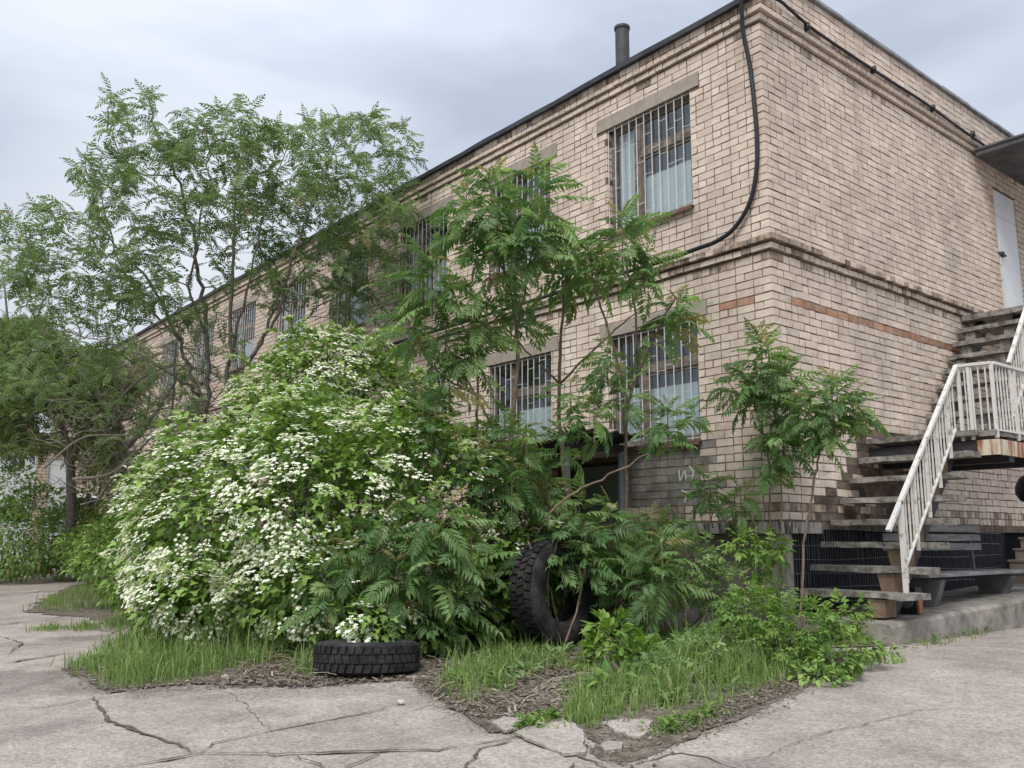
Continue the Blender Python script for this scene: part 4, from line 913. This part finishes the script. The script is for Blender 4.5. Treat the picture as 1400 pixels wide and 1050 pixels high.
sucker('long fronded shoots arching over the upright tyre', [(722, 728), (800, 722), (765, 715)], 9.3, 9, .46)
sucker('ferny shoots in the shade before the grey canopy post', [(835, 690), (792, 680), (890, 705), (862, 735), (750, 665), (810, 730)], 9.7, 12, .46)
sucker('feathery shoots in the middle of the bush below the tall stems', [(560, 635), (700, 640), (625, 600), (665, 620), (740, 625), (590, 570), (720, 580)], 9.9, 13, .48)
sucker('dark green fronds low beside the soil right of the upright tyre', [(850, 790), (890, 770), (905, 740)], 9.3, 11, .46)
sapling('ailanthus_sapling', 'young sapling against the building corner with a bare lower stem', P(1055, 790, 9.9)*[1, 1, 0]+[0, 0, -1.27],
        [([P(1053, 800, 9.9)*[1, 1, 0]+[0, 0, -1.3]]+pts_px([(1053, 720, 9.9), (1052, 640, 9.9), (1041, 570, 9.9), (1040, 500, 9.9)]), .014, .007), (pts_px([(1041, 560, 9.9), (1012, 545, 9.9), (995, 520, 9.9)]), .006, .004)],
        [W(1040, 456, 9.9, 32, .42, .66), W(1072, 495, 9.9, 18, .40, .45), W(1000, 512, 9.9, 8, .32, .2), W(1050, 620, 9.8, 12, .38, .25), W(1030, 520, 9.9, 12, .4, .3)])
sapling('ailanthus_sapling', 'thin straight sapling just right of the building corner', P(1068, 790, 9.7)*[1, 1, 0]+[0, 0, -1.27],
        [([P(1068, 800, 9.7)*[1, 1, 0]+[0, 0, -1.3]]+pts_px([(1068, 700, 9.7), (1069, 640, 9.7), (1073, 580, 9.7), (1075, 540, 9.7)]), .010, .005)], [W(1078, 522, 9.7, 28, .40, .6), W(1070, 585, 9.7, 15, .40, .3)])
sapling('ailanthus_sapling', 'rounded young sapling with a slanting stem in front of the right wall', P(1092, 820, 9.2)*[1, 1, 0]+[0, 0, -1.27],
        [([P(1092, 830, 9.2)*[1, 1, 0]+[0, 0, -1.3]]+pts_px([(1098, 760, 9.2), (1107, 690, 9.2), (1118, 630, 9.2), (1126, 595, 9.2), (1132, 560, 9.2)]), .015, .008), (pts_px([(1126, 595, 9.2), (1150, 572, 9.2), (1180, 540, 9.2)]), .007, .004), (pts_px([(1126, 595, 9.2), (1110, 570, 9.2), (1095, 545, 9.2)]), .007, .004)],
        [W(1136, 518, 9.2, 34, .38, .48), W(1165, 538, 9.2, 17, .36, .3), W(1100, 545, 9.2, 15, .35, .3), W(1125, 585, 9.2, 15, .38, .15, .1)])
sapling('ailanthus_sapling', 'small dark sapling rooted on the concrete ledge left of the corner', P(972, 722, 10.2), [(pts_px([(975, 722, 10.2), (972, 690, 10.2), (968, 655, 10.2)]), .009, .005), (pts_px([(1000, 722, 10.2), (1003, 690, 10.2), (1010, 668, 10.2)]), .009, .005)],
        [W(962, 645, 10.2, 20, .34, .38), W(1012, 662, 10.2, 18, .34, .35)])

# ------------------------------------------------------------------ trees
def in_poly(p_, poly):
    x, y = p_; c = False
    for (x0, y0), (x1, y1) in zip(poly, poly[1:]+poly[:1]):
        if (y0 > y) != (y1 > y) and x < (x1-x0)*(y-y0)/(y1-y0)+x0: c = not c
    return c
def tree(t, limbs, polys, ntw, d0, dd, L_, temps, m, per=5, big=300, bark='bark', bare=0):
    nodes = []; rad = []
    tr = MB(); first = True
    for pts, r0, r1 in limbs:
        q = spline(pts, 5); n = len(q); q[1:-1] += rng.normal(0, .025, (n-2, 3)); rr = np.linspace(r0, r1, n)
        k = MB(); k.tube(q, rr, 8 if r0 > .05 else 6); k.build('trunk' if r0 > .07 else 'limb', M[bark], t, smooth=True)
        nodes += list(q[2:]); rad += list(rr[2:])
    nodes = np.array(nodes); rad = np.array(rad); tw = MB(); FR = []; TN = []
    base_z = nodes[:, 2].min()
    wts = np.array([w_ for _, w_ in polys], float); wts /= wts.sum(); made = 0
    targets = []
    for (poly, _), w_ in zip(polys, wts):
        xs = [q[0] for q in poly]; ys = [q[1] for q in poly]; n = int(ntw*w_); c = 0
        while c < n:
            x, y = rng.uniform(min(xs), max(xs)), rng.uniform(min(ys), max(ys))
            if in_poly((x, y), poly): targets.append(P(x, y+9, d0+dd*np.clip(rng.normal(0, .5), -1.1, 1.1))); c += 1
    targets = np.array(targets); cen = nodes.mean(0)
    order = np.argsort(np.linalg.norm(targets-cen, axis=1)); allq = nodes; allr = rad
    for j, i in enumerate(order):
        q = targets[i]; v = q-allq; cost = np.linalg.norm(v, axis=1)+.9*np.maximum(0, -(v[:, 2])+.15)*1.2
        b_ = int(np.argmin(cost)); a = allq[b_]; ln = np.linalg.norm(q-a)
        if ln < .08: continue
        mid = a*.5+q*.5+np.array([0, 0, -.05*ln])+rng.normal(0, .05*ln, 3); pts = np.array([a, a*.55+mid*.45, mid, mid*.4+q*.6+[0, 0, .02*ln], q]); r0 = min(allr[b_]*.7, .006+.011*ln)
        rr = np.linspace(r0, .0035, 5); tw.tube(pts, rr, 4 if r0 > .012 else 3, cap=False)
        allq = np.concatenate([allq, pts[1:4]]); allr = np.concatenate([allr, rr[1:4]])
        if j < bare*len(order): continue
        n = per+int(rng.integers(-1, 2)); u = rng.uniform(.55, 1, n); u[0] = 1
        pos = np.array([pts[int(min(3, x*4))]*(1-(x*4-int(min(3, x*4))))+pts[int(min(3, x*4))+1]*(x*4-int(min(3, x*4))) for x in u])
        dirv = (q-a)/ln; dv = dirv[None]*.55+unit(n)*.85+np.array([0, 0, .28])
        FR.append(frames(pos, dv, np.tile(Z3, (n, 1))+.2*unit(n), L_*rng.uniform(.6, 1.15, n), rng.normal(0, .35, n))); TN.append(np.clip(rng.normal(.42, .24, n), 0, .84)+(rng.uniform(0, 1, n) < .04)*.15)
    tw.build('twigs', M[bark], t, kind='stuff')
    leaf_parts(t, np.concatenate(FR), np.clip(np.concatenate(TN), 0, 1), temps, m, big)
D = 16.5
bt = thing('ailanthus_tree', 'tall many-stemmed feathery tree rising above the roof on the left', 'tree', P(285, 790, D)*[1, 1, 0]+[0, 0, -1.3])
gb = P(285, 790, D)*[1, 1, 0]+np.array([0, 0, -1.35])
tree(bt, [([gb, P(280, 700, D), P(278, 620, D), P(284, 540, D), P(283, 450, D), P(272, 380, D), P(262, 310, D), P(240, 240, D), P(212, 180, D), P(200, 128, D)], 0.0634, 0.0122),
          ([P(279, 640, D), P(305, 570, D-.2), P(312, 500, D-.3), P(318, 420, D-.4), P(320, 330, D-.5), P(325, 240, D-.6), P(330, 160, D-.6)], 0.0518, 0.0110),
          ([P(283, 560, D), P(258, 500, D+.3), P(235, 440, D+.5), P(195, 375, D+.8), P(150, 330, D+.9), P(100, 300, D+1), P(40, 290, D+1)], 0.0403, 0.0092),
          ([P(310, 540, D-.2), P(350, 480, D-.6), P(380, 430, D-.8), P(395, 370, D-.9), P(420, 300, D-1), P(450, 220, D-1), P(465, 175, D-1)], 0.0403, 0.0092),
          ([P(340, 495, D-.5), P(375, 425, D-.2), P(430, 350, D+.1), P(490, 295, D+.2), P(545, 235, D+.2)], 0.0317, 0.0080),
          ([P(312, 500, D-.3), P(338, 400, D-.9), P(360, 290, D-1.1), P(395, 195, D-1.2)], 0.0288, 0.0080),
          ([P(283, 470, D), P(262, 390, D-.5), P(275, 300, D-.8), P(288, 210, D-.9), P(270, 150, D-.9)], 0.0288, 0.0073),
          ([P(250, 470, D+.4), P(205, 420, D+.3), P(165, 360, D+.2), P(140, 280, D+.1), P(120, 220, D)], 0.0259, 0.0073),
          ([P(272, 540, D), P(230, 510, D-.6), P(180, 480, D-1), P(120, 460, D-1.2), P(60, 450, D-1.2)], 0.0288, 0.0073),
          ([P(285, 600, D), P(330, 560, D+.5), P(380, 480, D+.9), P(450, 410, D+1), P(520, 380, D+1)], 0.0259, 0.0073),
          ([P(240, 240, D), P(185, 235, D-.3), P(150, 180, D-.4), P(150, 130, D-.4)], 0.0173, 0.0061)],
     [([(140, 115), (165, 118), (205, 200), (180, 240), (150, 190)], 12), ([(190, 112), (245, 115), (260, 200), (225, 230)], 14), ([(260, 150), (340, 135), (360, 170), (450, 145), (550, 160), (580, 230), (560, 300), (480, 330), (380, 300), (280, 290), (240, 220)], 150), ([(95, 215), (150, 200), (240, 250), (290, 320), (220, 340), (140, 300)], 42),
      ([(5, 275), (80, 265), (150, 310), (240, 360), (230, 430), (120, 420), (20, 380), (0, 340)], 75), ([(290, 290), (480, 320), (470, 380), (380, 420), (300, 400)], 40), ([(480, 300), (600, 300), (560, 400), (480, 440), (420, 400)], 34), ([(20, 400), (180, 420), (230, 520), (130, 560), (0, 520)], 36), ([(230, 360), (310, 340), (340, 520), (250, 540)], 14), ([(180, 540), (270, 540), (290, 620), (200, 640)], 12)], 720, D, 1.9, .385, TRL, M['tree'], 6)
D2 = 23.0
lt = thing('shaggy_tree', 'shaggy dull green tree with a pale forked trunk at the left edge', 'tree', P(95, 775, D2)*[1, 1, 0]+[0, 0, -1.3])
tree(lt, [([P(98, 790, D2)*[1, 1, 0]+[0, 0, -1.35], P(97, 720, D2), P(96, 650, D2), P(92, 610, D2), P(75, 560, D2), P(50, 500, D2)], .17, .04), ([P(96, 640, D2), P(112, 590, D2-.4), P(135, 530, D2-.6), P(150, 460, D2-.7)], .10, .03), ([P(94, 625, D2), P(60, 600, D2-.5), P(20, 580, D2-.7), P(-20, 560, D2-.8)], .08, .03), ([P(100, 610, D2), P(150, 580, D2+.4), P(200, 560, D2+.4)], .06, .02)],
     [([(0, 430), (60, 430), (110, 470), (150, 470), (190, 520), (150, 640), (60, 610), (0, 620)], 10), ([(-40, 440), (20, 440), (20, 600), (-40, 600)], 2)], 760, D2, 2.4, .46, TRL, M['dull'], 6, bare=.1)
it = thing('ivy_tree', 'dark tree with a shaggy brown trunk and ivy before the pale gate', 'tree', P(172, 775, 21.5)*[1, 1, 0]+[0, 0, -1.3])
tree(it, [([P(170, 785, 21.5)*[1, 1, 0]+[0, 0, -1.35], P(168, 700, 21.5), P(166, 620, 21.5), P(160, 560, 21.5), P(185, 500, 21.5)], .17, .05), ([P(166, 620, 21.5), P(215, 560, 21.3), P(250, 500, 21.2)], .08, .03), ([P(164, 590, 21.5), P(130, 530, 21.6), P(125, 470, 21.6)], .07, .02), ([P(166, 640, 21.5), P(210, 620, 20.5), P(255, 560, 20.2)], .05, .02)],
     [([(110, 470), (200, 460), (270, 500), (280, 590), (220, 640), (130, 650), (100, 570)], 10)], 260, 21.5, 1.8, .36, TRL, M['dull'], 4, bare=.45)
dead = thing('dead_branches', 'tangle of bare grey branches arching in front of the left brick wall', 'branches', P(215, 760, 19)*[1, 1, 0]+[0, 0, -1.3])
for pts, r0 in [([(130, 690), (165, 640), (215, 610), (215, 560)], .03), ([(100, 655), (150, 648), (190, 615), (225, 585), (290, 570)], .035), ([(180, 575), (215, 560), (240, 555), (250, 540)], .02), ([(110, 690), (180, 670), (240, 640), (300, 620)], .02), ([(60, 640), (110, 600), (160, 595), (230, 600), (290, 640)], .025), ([(150, 560), (190, 520), (240, 500), (300, 510)], .03), ([(120, 520), (170, 500), (230, 480), (280, 470)], .02), ([(215, 640), (235, 560), (240, 480), (250, 420)], .03), ([(190, 600), (205, 540), (195, 480), (170, 430)], .025), ([(240, 600), (280, 560), (320, 520), (360, 500)], .02)]:
    k = MB(); k.tube(spline([P(x, y, 18.6+rng.normal(0, .4)) for x, y in pts], 5), np.linspace(r0, r0*.35, 5*(len(pts)-1)+1), 5); k.build('branch', M['deadwood'], dead, smooth=True)
k = MB()
for i in range(520):
    x, y = rng.uniform(60, 340), rng.uniform(430, 690); a = P(x, y, 18.6+rng.normal(0, .8)); b_ = a+np.array([rng.normal(0, .42), rng.normal(0, .42), rng.normal(.12, .33)])
    k.tube(jitter_line(a, b_, 4, .04), [.010, .008, .005, .003], 3, cap=False)
k.build('twigs', M['deadwood'], dead, kind='stuff')
ft = thing('bare_tree', 'thin bare-twigged tree far off behind the left trees', 'tree', P(20, 760, 34)*[1, 1, 0]+[0, 0, -1.3])
tree(ft, [([P(20, 765, 34)*[1, 1, 0]+[0, 0, -1.35], P(22, 600, 34), P(18, 500, 34), P(5, 380, 34)], .15, .03), ([P(21, 520, 34), P(45, 450, 34), P(70, 390, 34)], .08, .02)], [([(-30, 350), (60, 360), (110, 430), (90, 480), (-30, 470)], 10)], 150, 34, 2, .5, TRL, M['dull'], 2, big=60, bare=.6)

# ------------------------------------------------------------------ shrubs and undergrowth
def shrub(name, label, specs, n, size, temps, m, base, big=0, cat='shrub', nst=2):
    t = thing(name, label, cat, base); bush(t, specs, n, 0, size, temps, m, stems_of(specs, np.array(base), nst, .012)); return t
shrub('leafy_shrub', 'bright green leafy shrub beside the lowest stair tread', [(1030, 838, 8.1, (.26, .3, .17)), (1090, 855, 7.9, (.33, .3, .19)), (1150, 845, 8.3, (.22, .22, .16)), (1075, 880, 7.7, (.22, .22, .11))], 900, .125, CPL, M['bright'], G(1100, 910))
shrub('leafy_shrub', 'light green seedling maple in front of the concrete plinth at the corner', [(1020, 742, 9.6, (.16, .16, .08)), (1050, 752, 9.5, (.17, .16, .09)), (1032, 775, 9.6, (.1, .1, .1))], 130, .17, CPL, M['bright'], G(1030, 840))
shrub('dark_shrub', 'dark green shrub in the corner between plinth and soil bed', [(940, 775, 9.6, (.32, .35, .33)), (985, 805, 9.4, (.36, .3, .22)), (915, 750, 9.9, (.3, .3, .36)), (1055, 815, 9.3, (.2, .2, .15))], 1100, .12, CPL, M['ail'], G(980, 850))
shrub('trailing_creeper', 'dark creeper with rounded leaves trailing onto the asphalt by the kerb', [(1140, 905, 7.3, (.22, .22, .08)), (1120, 925, 7.05, (.20, .18, .06)), (1175, 885, 7.7, (.20, .2, .09)), (1215, 893, 8.0, (.13, .12, .05)), (1165, 937, 6.95, (.14, .12, .04))], 800, .075, OVL, M['vib'], G(1150, 930), cat='creeper', nst=0)
shrub('weed_clump', 'pale green weeds with pointed leaves before the upright tyre', [(840, 880, 8.0, (.22, .25, .25)), (870, 905, 7.7, (.25, .22, .2)), (815, 900, 7.9, (.15, .15, .2)), (835, 945, 6.7, (.18, .16, .16))], 800, .12, OVL, M['bright'], G(840, 930), cat='weeds')
shrub('weed_clump', 'leafy weeds with five fingered leaves in the grass right of centre', [(900, 920, 7.2, (.18, .18, .12)), (950, 900, 7.5, (.25, .2, .15)), (930, 955, 6.7, (.14, .12, .08)), (980, 880, 7.9, (.3, .25, .14))], 500, .12, CPL, M['ail'], G(920, 950), cat='weeds')
shrub('weed_clump', 'dark leafy weeds under the left end of the white bush', [(190, 800, 12.5, (.5, .5, .3)), (230, 840, 10.6, (.5, .4, .22)), (150, 770, 15, (.6, .6, .3)), (260, 850, 10.2, (.4, .4, .2))], 1500, .13, OVL, M['vib'], G(210, 850), cat='weeds')
shrub('dark_shrub', 'deep green shrubs along the soil behind the upright tyre', [(700, 800, 10.0, (.6, .5, .5)), (640, 850, 9.6, (.55, .45, .35)), (770, 800, 11.0, (.5, .4, .5)), (850, 800, 10.6, (.5, .4, .45)), (590, 860, 9.0, (.35, .3, .22))], 3400, .12, VBL, M['vib'], G(700, 860))
shrub('leafy_shrub', 'ivy-like thicket at the foot of the left trees', [(40, 735, 24, (1.3, 1.2, .9)), (100, 735, 23.5, (1.0, 1, .9)), (-20, 740, 24, (1.2, 1.2, .9)), (50, 700, 24.3, (.7, .8, .7)), (172, 690, 21.3, (.45, .45, 1.2)), (20, 760, 23, (1.2, 1, .5)), (20, 670, 24.5, (.6, .6, .7)), (125, 690, 24, (.5, .5, .7))], 11500, .15, OVL, M['ail'], G(60, 785))
shrub('leafy_shrub', 'green bushes below the shelf on the left brick wall', [(165, 745, 20, (.8, .8, .6)), (215, 740, 19, (.9, .9, .7)), (130, 750, 21.5, (.8, .8, .5)), (195, 700, 20, (.5, .5, .5)), (255, 740, 17.5, (.8, .8, .8))], 6500, .14, OVL, M['vib'], G(180, 790))

# ------------------------------------------------------------------ grass, litter, stones
def grass(poly_px, n, h, name='grass', m=None, lean=.35, w_=.006):
    xs = [q[0] for q in poly_px]; ys = [q[1] for q in poly_px]; pos = []
    gpts = [G(*q)[:2] for q in poly_px]; lo = np.min(gpts, 0); hi = np.max(gpts, 0); gp_ = [tuple(q) for q in gpts]
    while len(pos) < n:
        q = rng.uniform(lo, hi)
        if in_poly(q, gp_): q = q+rng.normal(0, .07, 2)
        else: continue
        if (math.sin(q[0]*4.1+q[1]*2.3)+math.sin(q[1]*5.7-q[0]*1.9)+rng.normal(0, 1.0)) > -.7: pos.append((q[0], q[1], zg(*q)))
    pos = np.array(pos); N = n; T = np.array([(-1, 0, 0), (1, 0, 0), (.8, .0, .45), (-.8, 0, .45), (0, 0, 1)], float); az = rng.uniform(0, 6.3, N); hh = h*np.clip(rng.lognormal(-.25, .45, N), .25, 2.1); k = MB()
    V = np.zeros((N, 5, 3)); wv = w_*rng.uniform(.6, 1.3, N); ln = lean*np.abs(rng.normal(0, .8, N)); la = rng.uniform(0, 6.3, N)
    for j, (sx_, f, l2) in enumerate(((-1, 0, 0), (1, 0, 0), (.8, .5, .22), (-.8, .5, .22), (0, 1, 1))):
        V[:, j, 0] = pos[:, 0]+sx_*wv*np.cos(az)+l2*ln*hh*np.cos(la); V[:, j, 1] = pos[:, 1]+sx_*wv*np.sin(az)+l2*ln*hh*np.sin(la); V[:, j, 2] = pos[:, 2]-.005+f*hh*(1-.3*l2*ln)
    F = []
    for i in range(N): o = 5*i; F += [(o, o+1, o+2, o+3), (o+3, o+2, o+4)]
    tn = np.clip(rng.normal(.42, .2, N), 0, .84)+(rng.uniform(0, 1, N) < .08)*.2
    k.add(V.reshape(-1, 3), F, np.repeat(np.clip(tn, 0, 1), 5)); return k.build(name, m or M['grass'], kind='stuff')
grass([(88, 912), (130, 930), (160, 944), (260, 930), (330, 915), (400, 900), (430, 880), (350, 850), (250, 840), (190, 865)], 6500, .15, lean=.55)
grass([(160, 940), (250, 928), (330, 915), (430, 890), (400, 850), (260, 840), (200, 880)], 3000, .30, lean=.5)
grass([(35, 836), (95, 808), (170, 792), (230, 800), (228, 822), (170, 836), (100, 838)], 3200, .17)
grass([(780, 980), (800, 900), (850, 870), (960, 870), (1060, 860), (1110, 900), (1060, 935), (960, 975), (880, 985)], 4600, .15, lean=.65)
grass([(900, 960), (930, 900), (1010, 890), (1050, 930)], 1700, .26, lean=.75)
grass([(600, 935), (660, 900), (700, 900), (690, 950), (640, 965)], 900, .17, lean=.6)
grass([(640, 890), (760, 880), (800, 910), (700, 930)], 900, .15, lean=.6)
grass([(700, 1003), (745, 980), (770, 985), (730, 1000)], 420, .045, lean=.9)
grass([(880, 1005), (930, 980), (990, 975), (920, 1005)], 380, .05, lean=.9)
grass([(775, 975), (815, 950), (850, 970), (800, 1000)], 650, .13, lean=.6)
grass([(40, 860), (80, 855), (82, 862), (45, 864)], 220, .07); grass([(100, 858), (130, 848), (135, 860), (105, 863)], 220, .10)
grass([(145, 848), (200, 842), (200, 862), (150, 862)], 500, .15)
grass([(-10, 782), (140, 780), (150, 772), (230, 778), (225, 768), (-10, 770)], 6000, .26, w_=.012)
grass([(70, 790), (110, 786), (112, 794), (75, 796)], 300, .14, w_=.01)
grass([(1210, 888), (1265, 886), (1330, 872), (1400, 853), (1400, 846), (1320, 865), (1250, 880)], 320, .06, lean=.8)
grass([(440, 905), (420, 930), (400, 920), (415, 890)], 250, .20, lean=.7)
def scatter(poly_px, n, size, name, m, flat=True):
    gpts = [tuple(G(*q)[:2]) for q in poly_px]; lo = np.min(gpts, 0); hi = np.max(gpts, 0); pos = []
    while len(pos) < n:
        q = rng.uniform(lo, hi)
        if in_poly(q, gpts): pos.append((q[0], q[1], zg(*q)+.010+rng.uniform(0, .012)))
    pos = np.array(pos); T = (np.array([(-.16, 0, 0), (.16, .05, .03), (.12, 1, .05), (-.14, .9, 0)], float), [(0, 1, 2, 3)])
    d = unit(n); d[:, 2] *= .22; k = MB(); k.inst(T[0], T[1], frames(pos, d, np.tile(Z3, (n, 1))+.4*unit(n), size*rng.uniform(.4, 1.5, n)), np.clip(rng.beta(.9, 2.4, n), 0, 1)); return k.build(name, m, kind='stuff')
scatter([(85, 915), (150, 948), (420, 938), (570, 930), (645, 985), (700, 1000), (800, 1000), (822, 1040), (905, 1028), (1010, 985), (1135, 922), (1050, 880), (800, 860), (500, 870), (250, 860)], 9000, .035, 'litter', M['straw'])
scatter([(560, 935), (650, 985), (770, 985), (790, 920), (700, 890), (600, 900)], 3800, .045, 'litter', M['straw'])
scatter([(960, 1000), (1130, 925), (1200, 890), (1120, 900), (1000, 960), (890, 1010)], 3200, .028, 'litter', M['straw'])
scatter([(300, 940), (430, 940), (560, 930), (440, 895), (330, 915)], 2600, .05, 'litter', M['straw'])
scatter([(100, 918), (150, 946), (230, 936), (170, 905)], 700, .03, 'litter', M['straw'])
scatter([(0, 1050), (0, 800), (400, 940), (700, 1000), (850, 1050)], 900, .014, 'litter', M['straw'])
scatter([(60, 905), (140, 958), (430, 955), (560, 950), (640, 1000), (830, 1045), (1140, 935), (1260, 890), (1200, 880), (1000, 960), (800, 990), (560, 925), (150, 930)], 3000, .018, 'litter', M['straw'])
k = MB()
for i in range(260):
    a = G(rng.uniform(290, 470), rng.uniform(885, 935)) if i < 150 else G(rng.uniform(590, 800), rng.uniform(900, 975)); az = rng.uniform(0, 6.3); L_ = rng.uniform(.12, .42)
    b_ = a+np.array([math.cos(az)*L_, math.sin(az)*L_, rng.uniform(0, .13)]); a[2] += .012; k.tube([a, (a+b_)/2+[0, 0, .03], b_], .0025, 3, cap=False, tint=rng.uniform(.3, 1))
k.build('dry_stalks', M['straw'], kind='stuff')
def stone(px, py, s, label):
    bm = bmesh.new(); bmesh.ops.create_icosphere(bm, subdivisions=2, radius=s)
    for v in bm.verts: v.co = Vector((v.co.x*1.2, v.co.y, v.co.z*.65))*random.uniform(.85, 1.12)
    me = bpy.data.meshes.new('stone'); bm.to_mesh(me); bm.free(); me.materials.append(M['stone']); me.polygons.foreach_set('use_smooth', np.zeros(len(me.polygons), bool)); q = G(px, py); link('stone', me, None, label, 'stone', loc=(q[0], q[1], q[2]+s*.4))
stone(707, 932, .05, 'pale stone on the soil in front of the upright tyre')
stone(308, 928, .035, 'small pale stone at the edge of the left grass patch')
stone(548, 962, .03, 'small stone on the littered soil right of the flat tyre')
stone(100, 907, .04, 'stone at the left tip of the grass patch')

# ------------------------------------------------------------------ low gate building at the far left
gb_ = thing('gate_building', 'low brick outbuilding with pale metal gates behind the left trees', 'outbuilding', (-29, -5, -1.3))
XW = -26.0
k = MB()
for a, b_, c, d in panels(-14, -0.02, -1.5, 2.9, [(-2.15, -1.45, -1.25, 2.35), (-6.2, -2.55, -1.25, 2.35)]): k.quad((XW, a, c), (XW, b_, c), (XW, b_, d), (XW, a, d))
k.build('wall', M['far_brick'], gb_)
k = MB(); k.box(XW-7, XW+.2, -14.2, -.02, 2.905, 3.05); k.build('roof', M['roof'], gb_)
for a, b_ in ((-2.15, -1.45), (-4.35, -2.56), (-6.2, -4.37)):
    k = MB(); k.box(XW-.10, XW-.05, a, b_, -1.24, 2.34); g2 = k.build('gate_leaf', M['door'], gb_)
    k = MB(); k.bar((XW-.035, a+.05, .6), (XW-.035, b_-.05, .6), .04); k.build('gate_bar', M['door'], g2)
k = MB(); k.box(XW+.004, XW+.45, -1.35, -.55, 1.0, 1.06); k.box(XW+.004, XW+.05, -1.3, -.6, .8, .99); sh = k.build('shelf', M['rust_dark'], gb_)
k = MB(); n = 14; V = []
for i in range(n):
    for j in range(5): V.append((XW+.05+.09*j, -1.3+.7*i/(n-1), 1.068+max(0, .16*math.sin(i*.8)*math.sin(j*.9+.4)+.05*math.sin(i*2.1+j))))
k.add(V, [(i*5+j, i*5+j+1, i*5+j+6, i*5+j+5) for i in range(n-1) for j in range(4)])
link('cloth', k.mesh('cloth', M['cloth'], True), None, 'crumpled pale cloth lying on the dark shelf of the outbuilding', 'cloth')

# broad-leaved weeds mixed into the grass and along the kerb
def rosettes(name, label, polys, n, size, m):
    t = None; pos = []
    for poly in polys:
        gpts = [tuple(G(*q)[:2]) for q in poly]; lo = np.min(gpts, 0); hi = np.max(gpts, 0); c = 0
        while c < n:
            q = rng.uniform(lo, hi)
            if in_poly(q, gpts): pos.append((q[0], q[1], zg(*q))); c += 1
    FR = []
    for q in pos:
        k_ = int(rng.integers(4, 9)); az = rng.uniform(0, 6.3, k_); el = rng.uniform(.1, 1.0, k_); d = np.stack([np.cos(az)*np.cos(el), np.sin(az)*np.cos(el), np.sin(el)], 1)
        FR.append(frames(np.tile(q, (k_, 1))+np.column_stack([rng.normal(0, .02, k_), rng.normal(0, .02, k_), rng.uniform(0, .07, k_)]), d, np.tile(Z3, (k_, 1)), size*rng.uniform(.5, 1.3, k_)))
    FR = np.concatenate(FR); k = MB(); w_ = rng.integers(0, 3, len(FR)); tn = np.clip(rng.normal(.4, .25, len(FR)), 0, 1)
    for i in range(3): k.inst(OVL[i][0], OVL[i][1], FR[w_ == i], tn[w_ == i])
    k.build(name, m, kind='stuff')
rosettes('weeds', '', [[(110, 912), (170, 935), (400, 895), (420, 870), (240, 850)], [(800, 960), (820, 890), (1060, 870), (1090, 910), (960, 970)], [(600, 935), (660, 890), (790, 890), (700, 950)]], 105, .085, M['ail'])
rosettes('weeds', '', [[(1205, 890), (1262, 886), (1330, 872), (1400, 853), (1400, 847), (1320, 866), (1250, 880)], [(690, 1003), (760, 980), (770, 985), (720, 1003)], [(880, 1005), (930, 985), (980, 978), (920, 1005)]], 22, .06, M['bright'])

# grit and crumbled soil spilling over the edge of the bed
pos = []
for a, b in zip(bed[:160], bed[1:161]):
    for _ in range(26): pos.append(a+(b-a)*rng.uniform(0, 1)+np.append(rng.normal(0, .055, 2), 0))
pos = np.array([(q[0], q[1], zg(q[0], q[1])+.006) for q in pos if q[1] < -.5]); n = len(pos)
TT = (np.array([(1, 0, 0), (-.5, .87, 0), (-.5, -.87, 0), (0, 0, .8)], float), [(0, 1, 3), (1, 2, 3), (2, 0, 3)])
k = MB(); k.inst(TT[0], TT[1], frames(pos, np.column_stack([unit(n)[:, :2], np.zeros(n)]), np.tile(Z3, (n, 1)), np.clip(rng.lognormal(-4.95, .5, n), .003, .03)), rng.uniform(0, 1, n)); k.build('grit', M['soil'], kind='stuff')
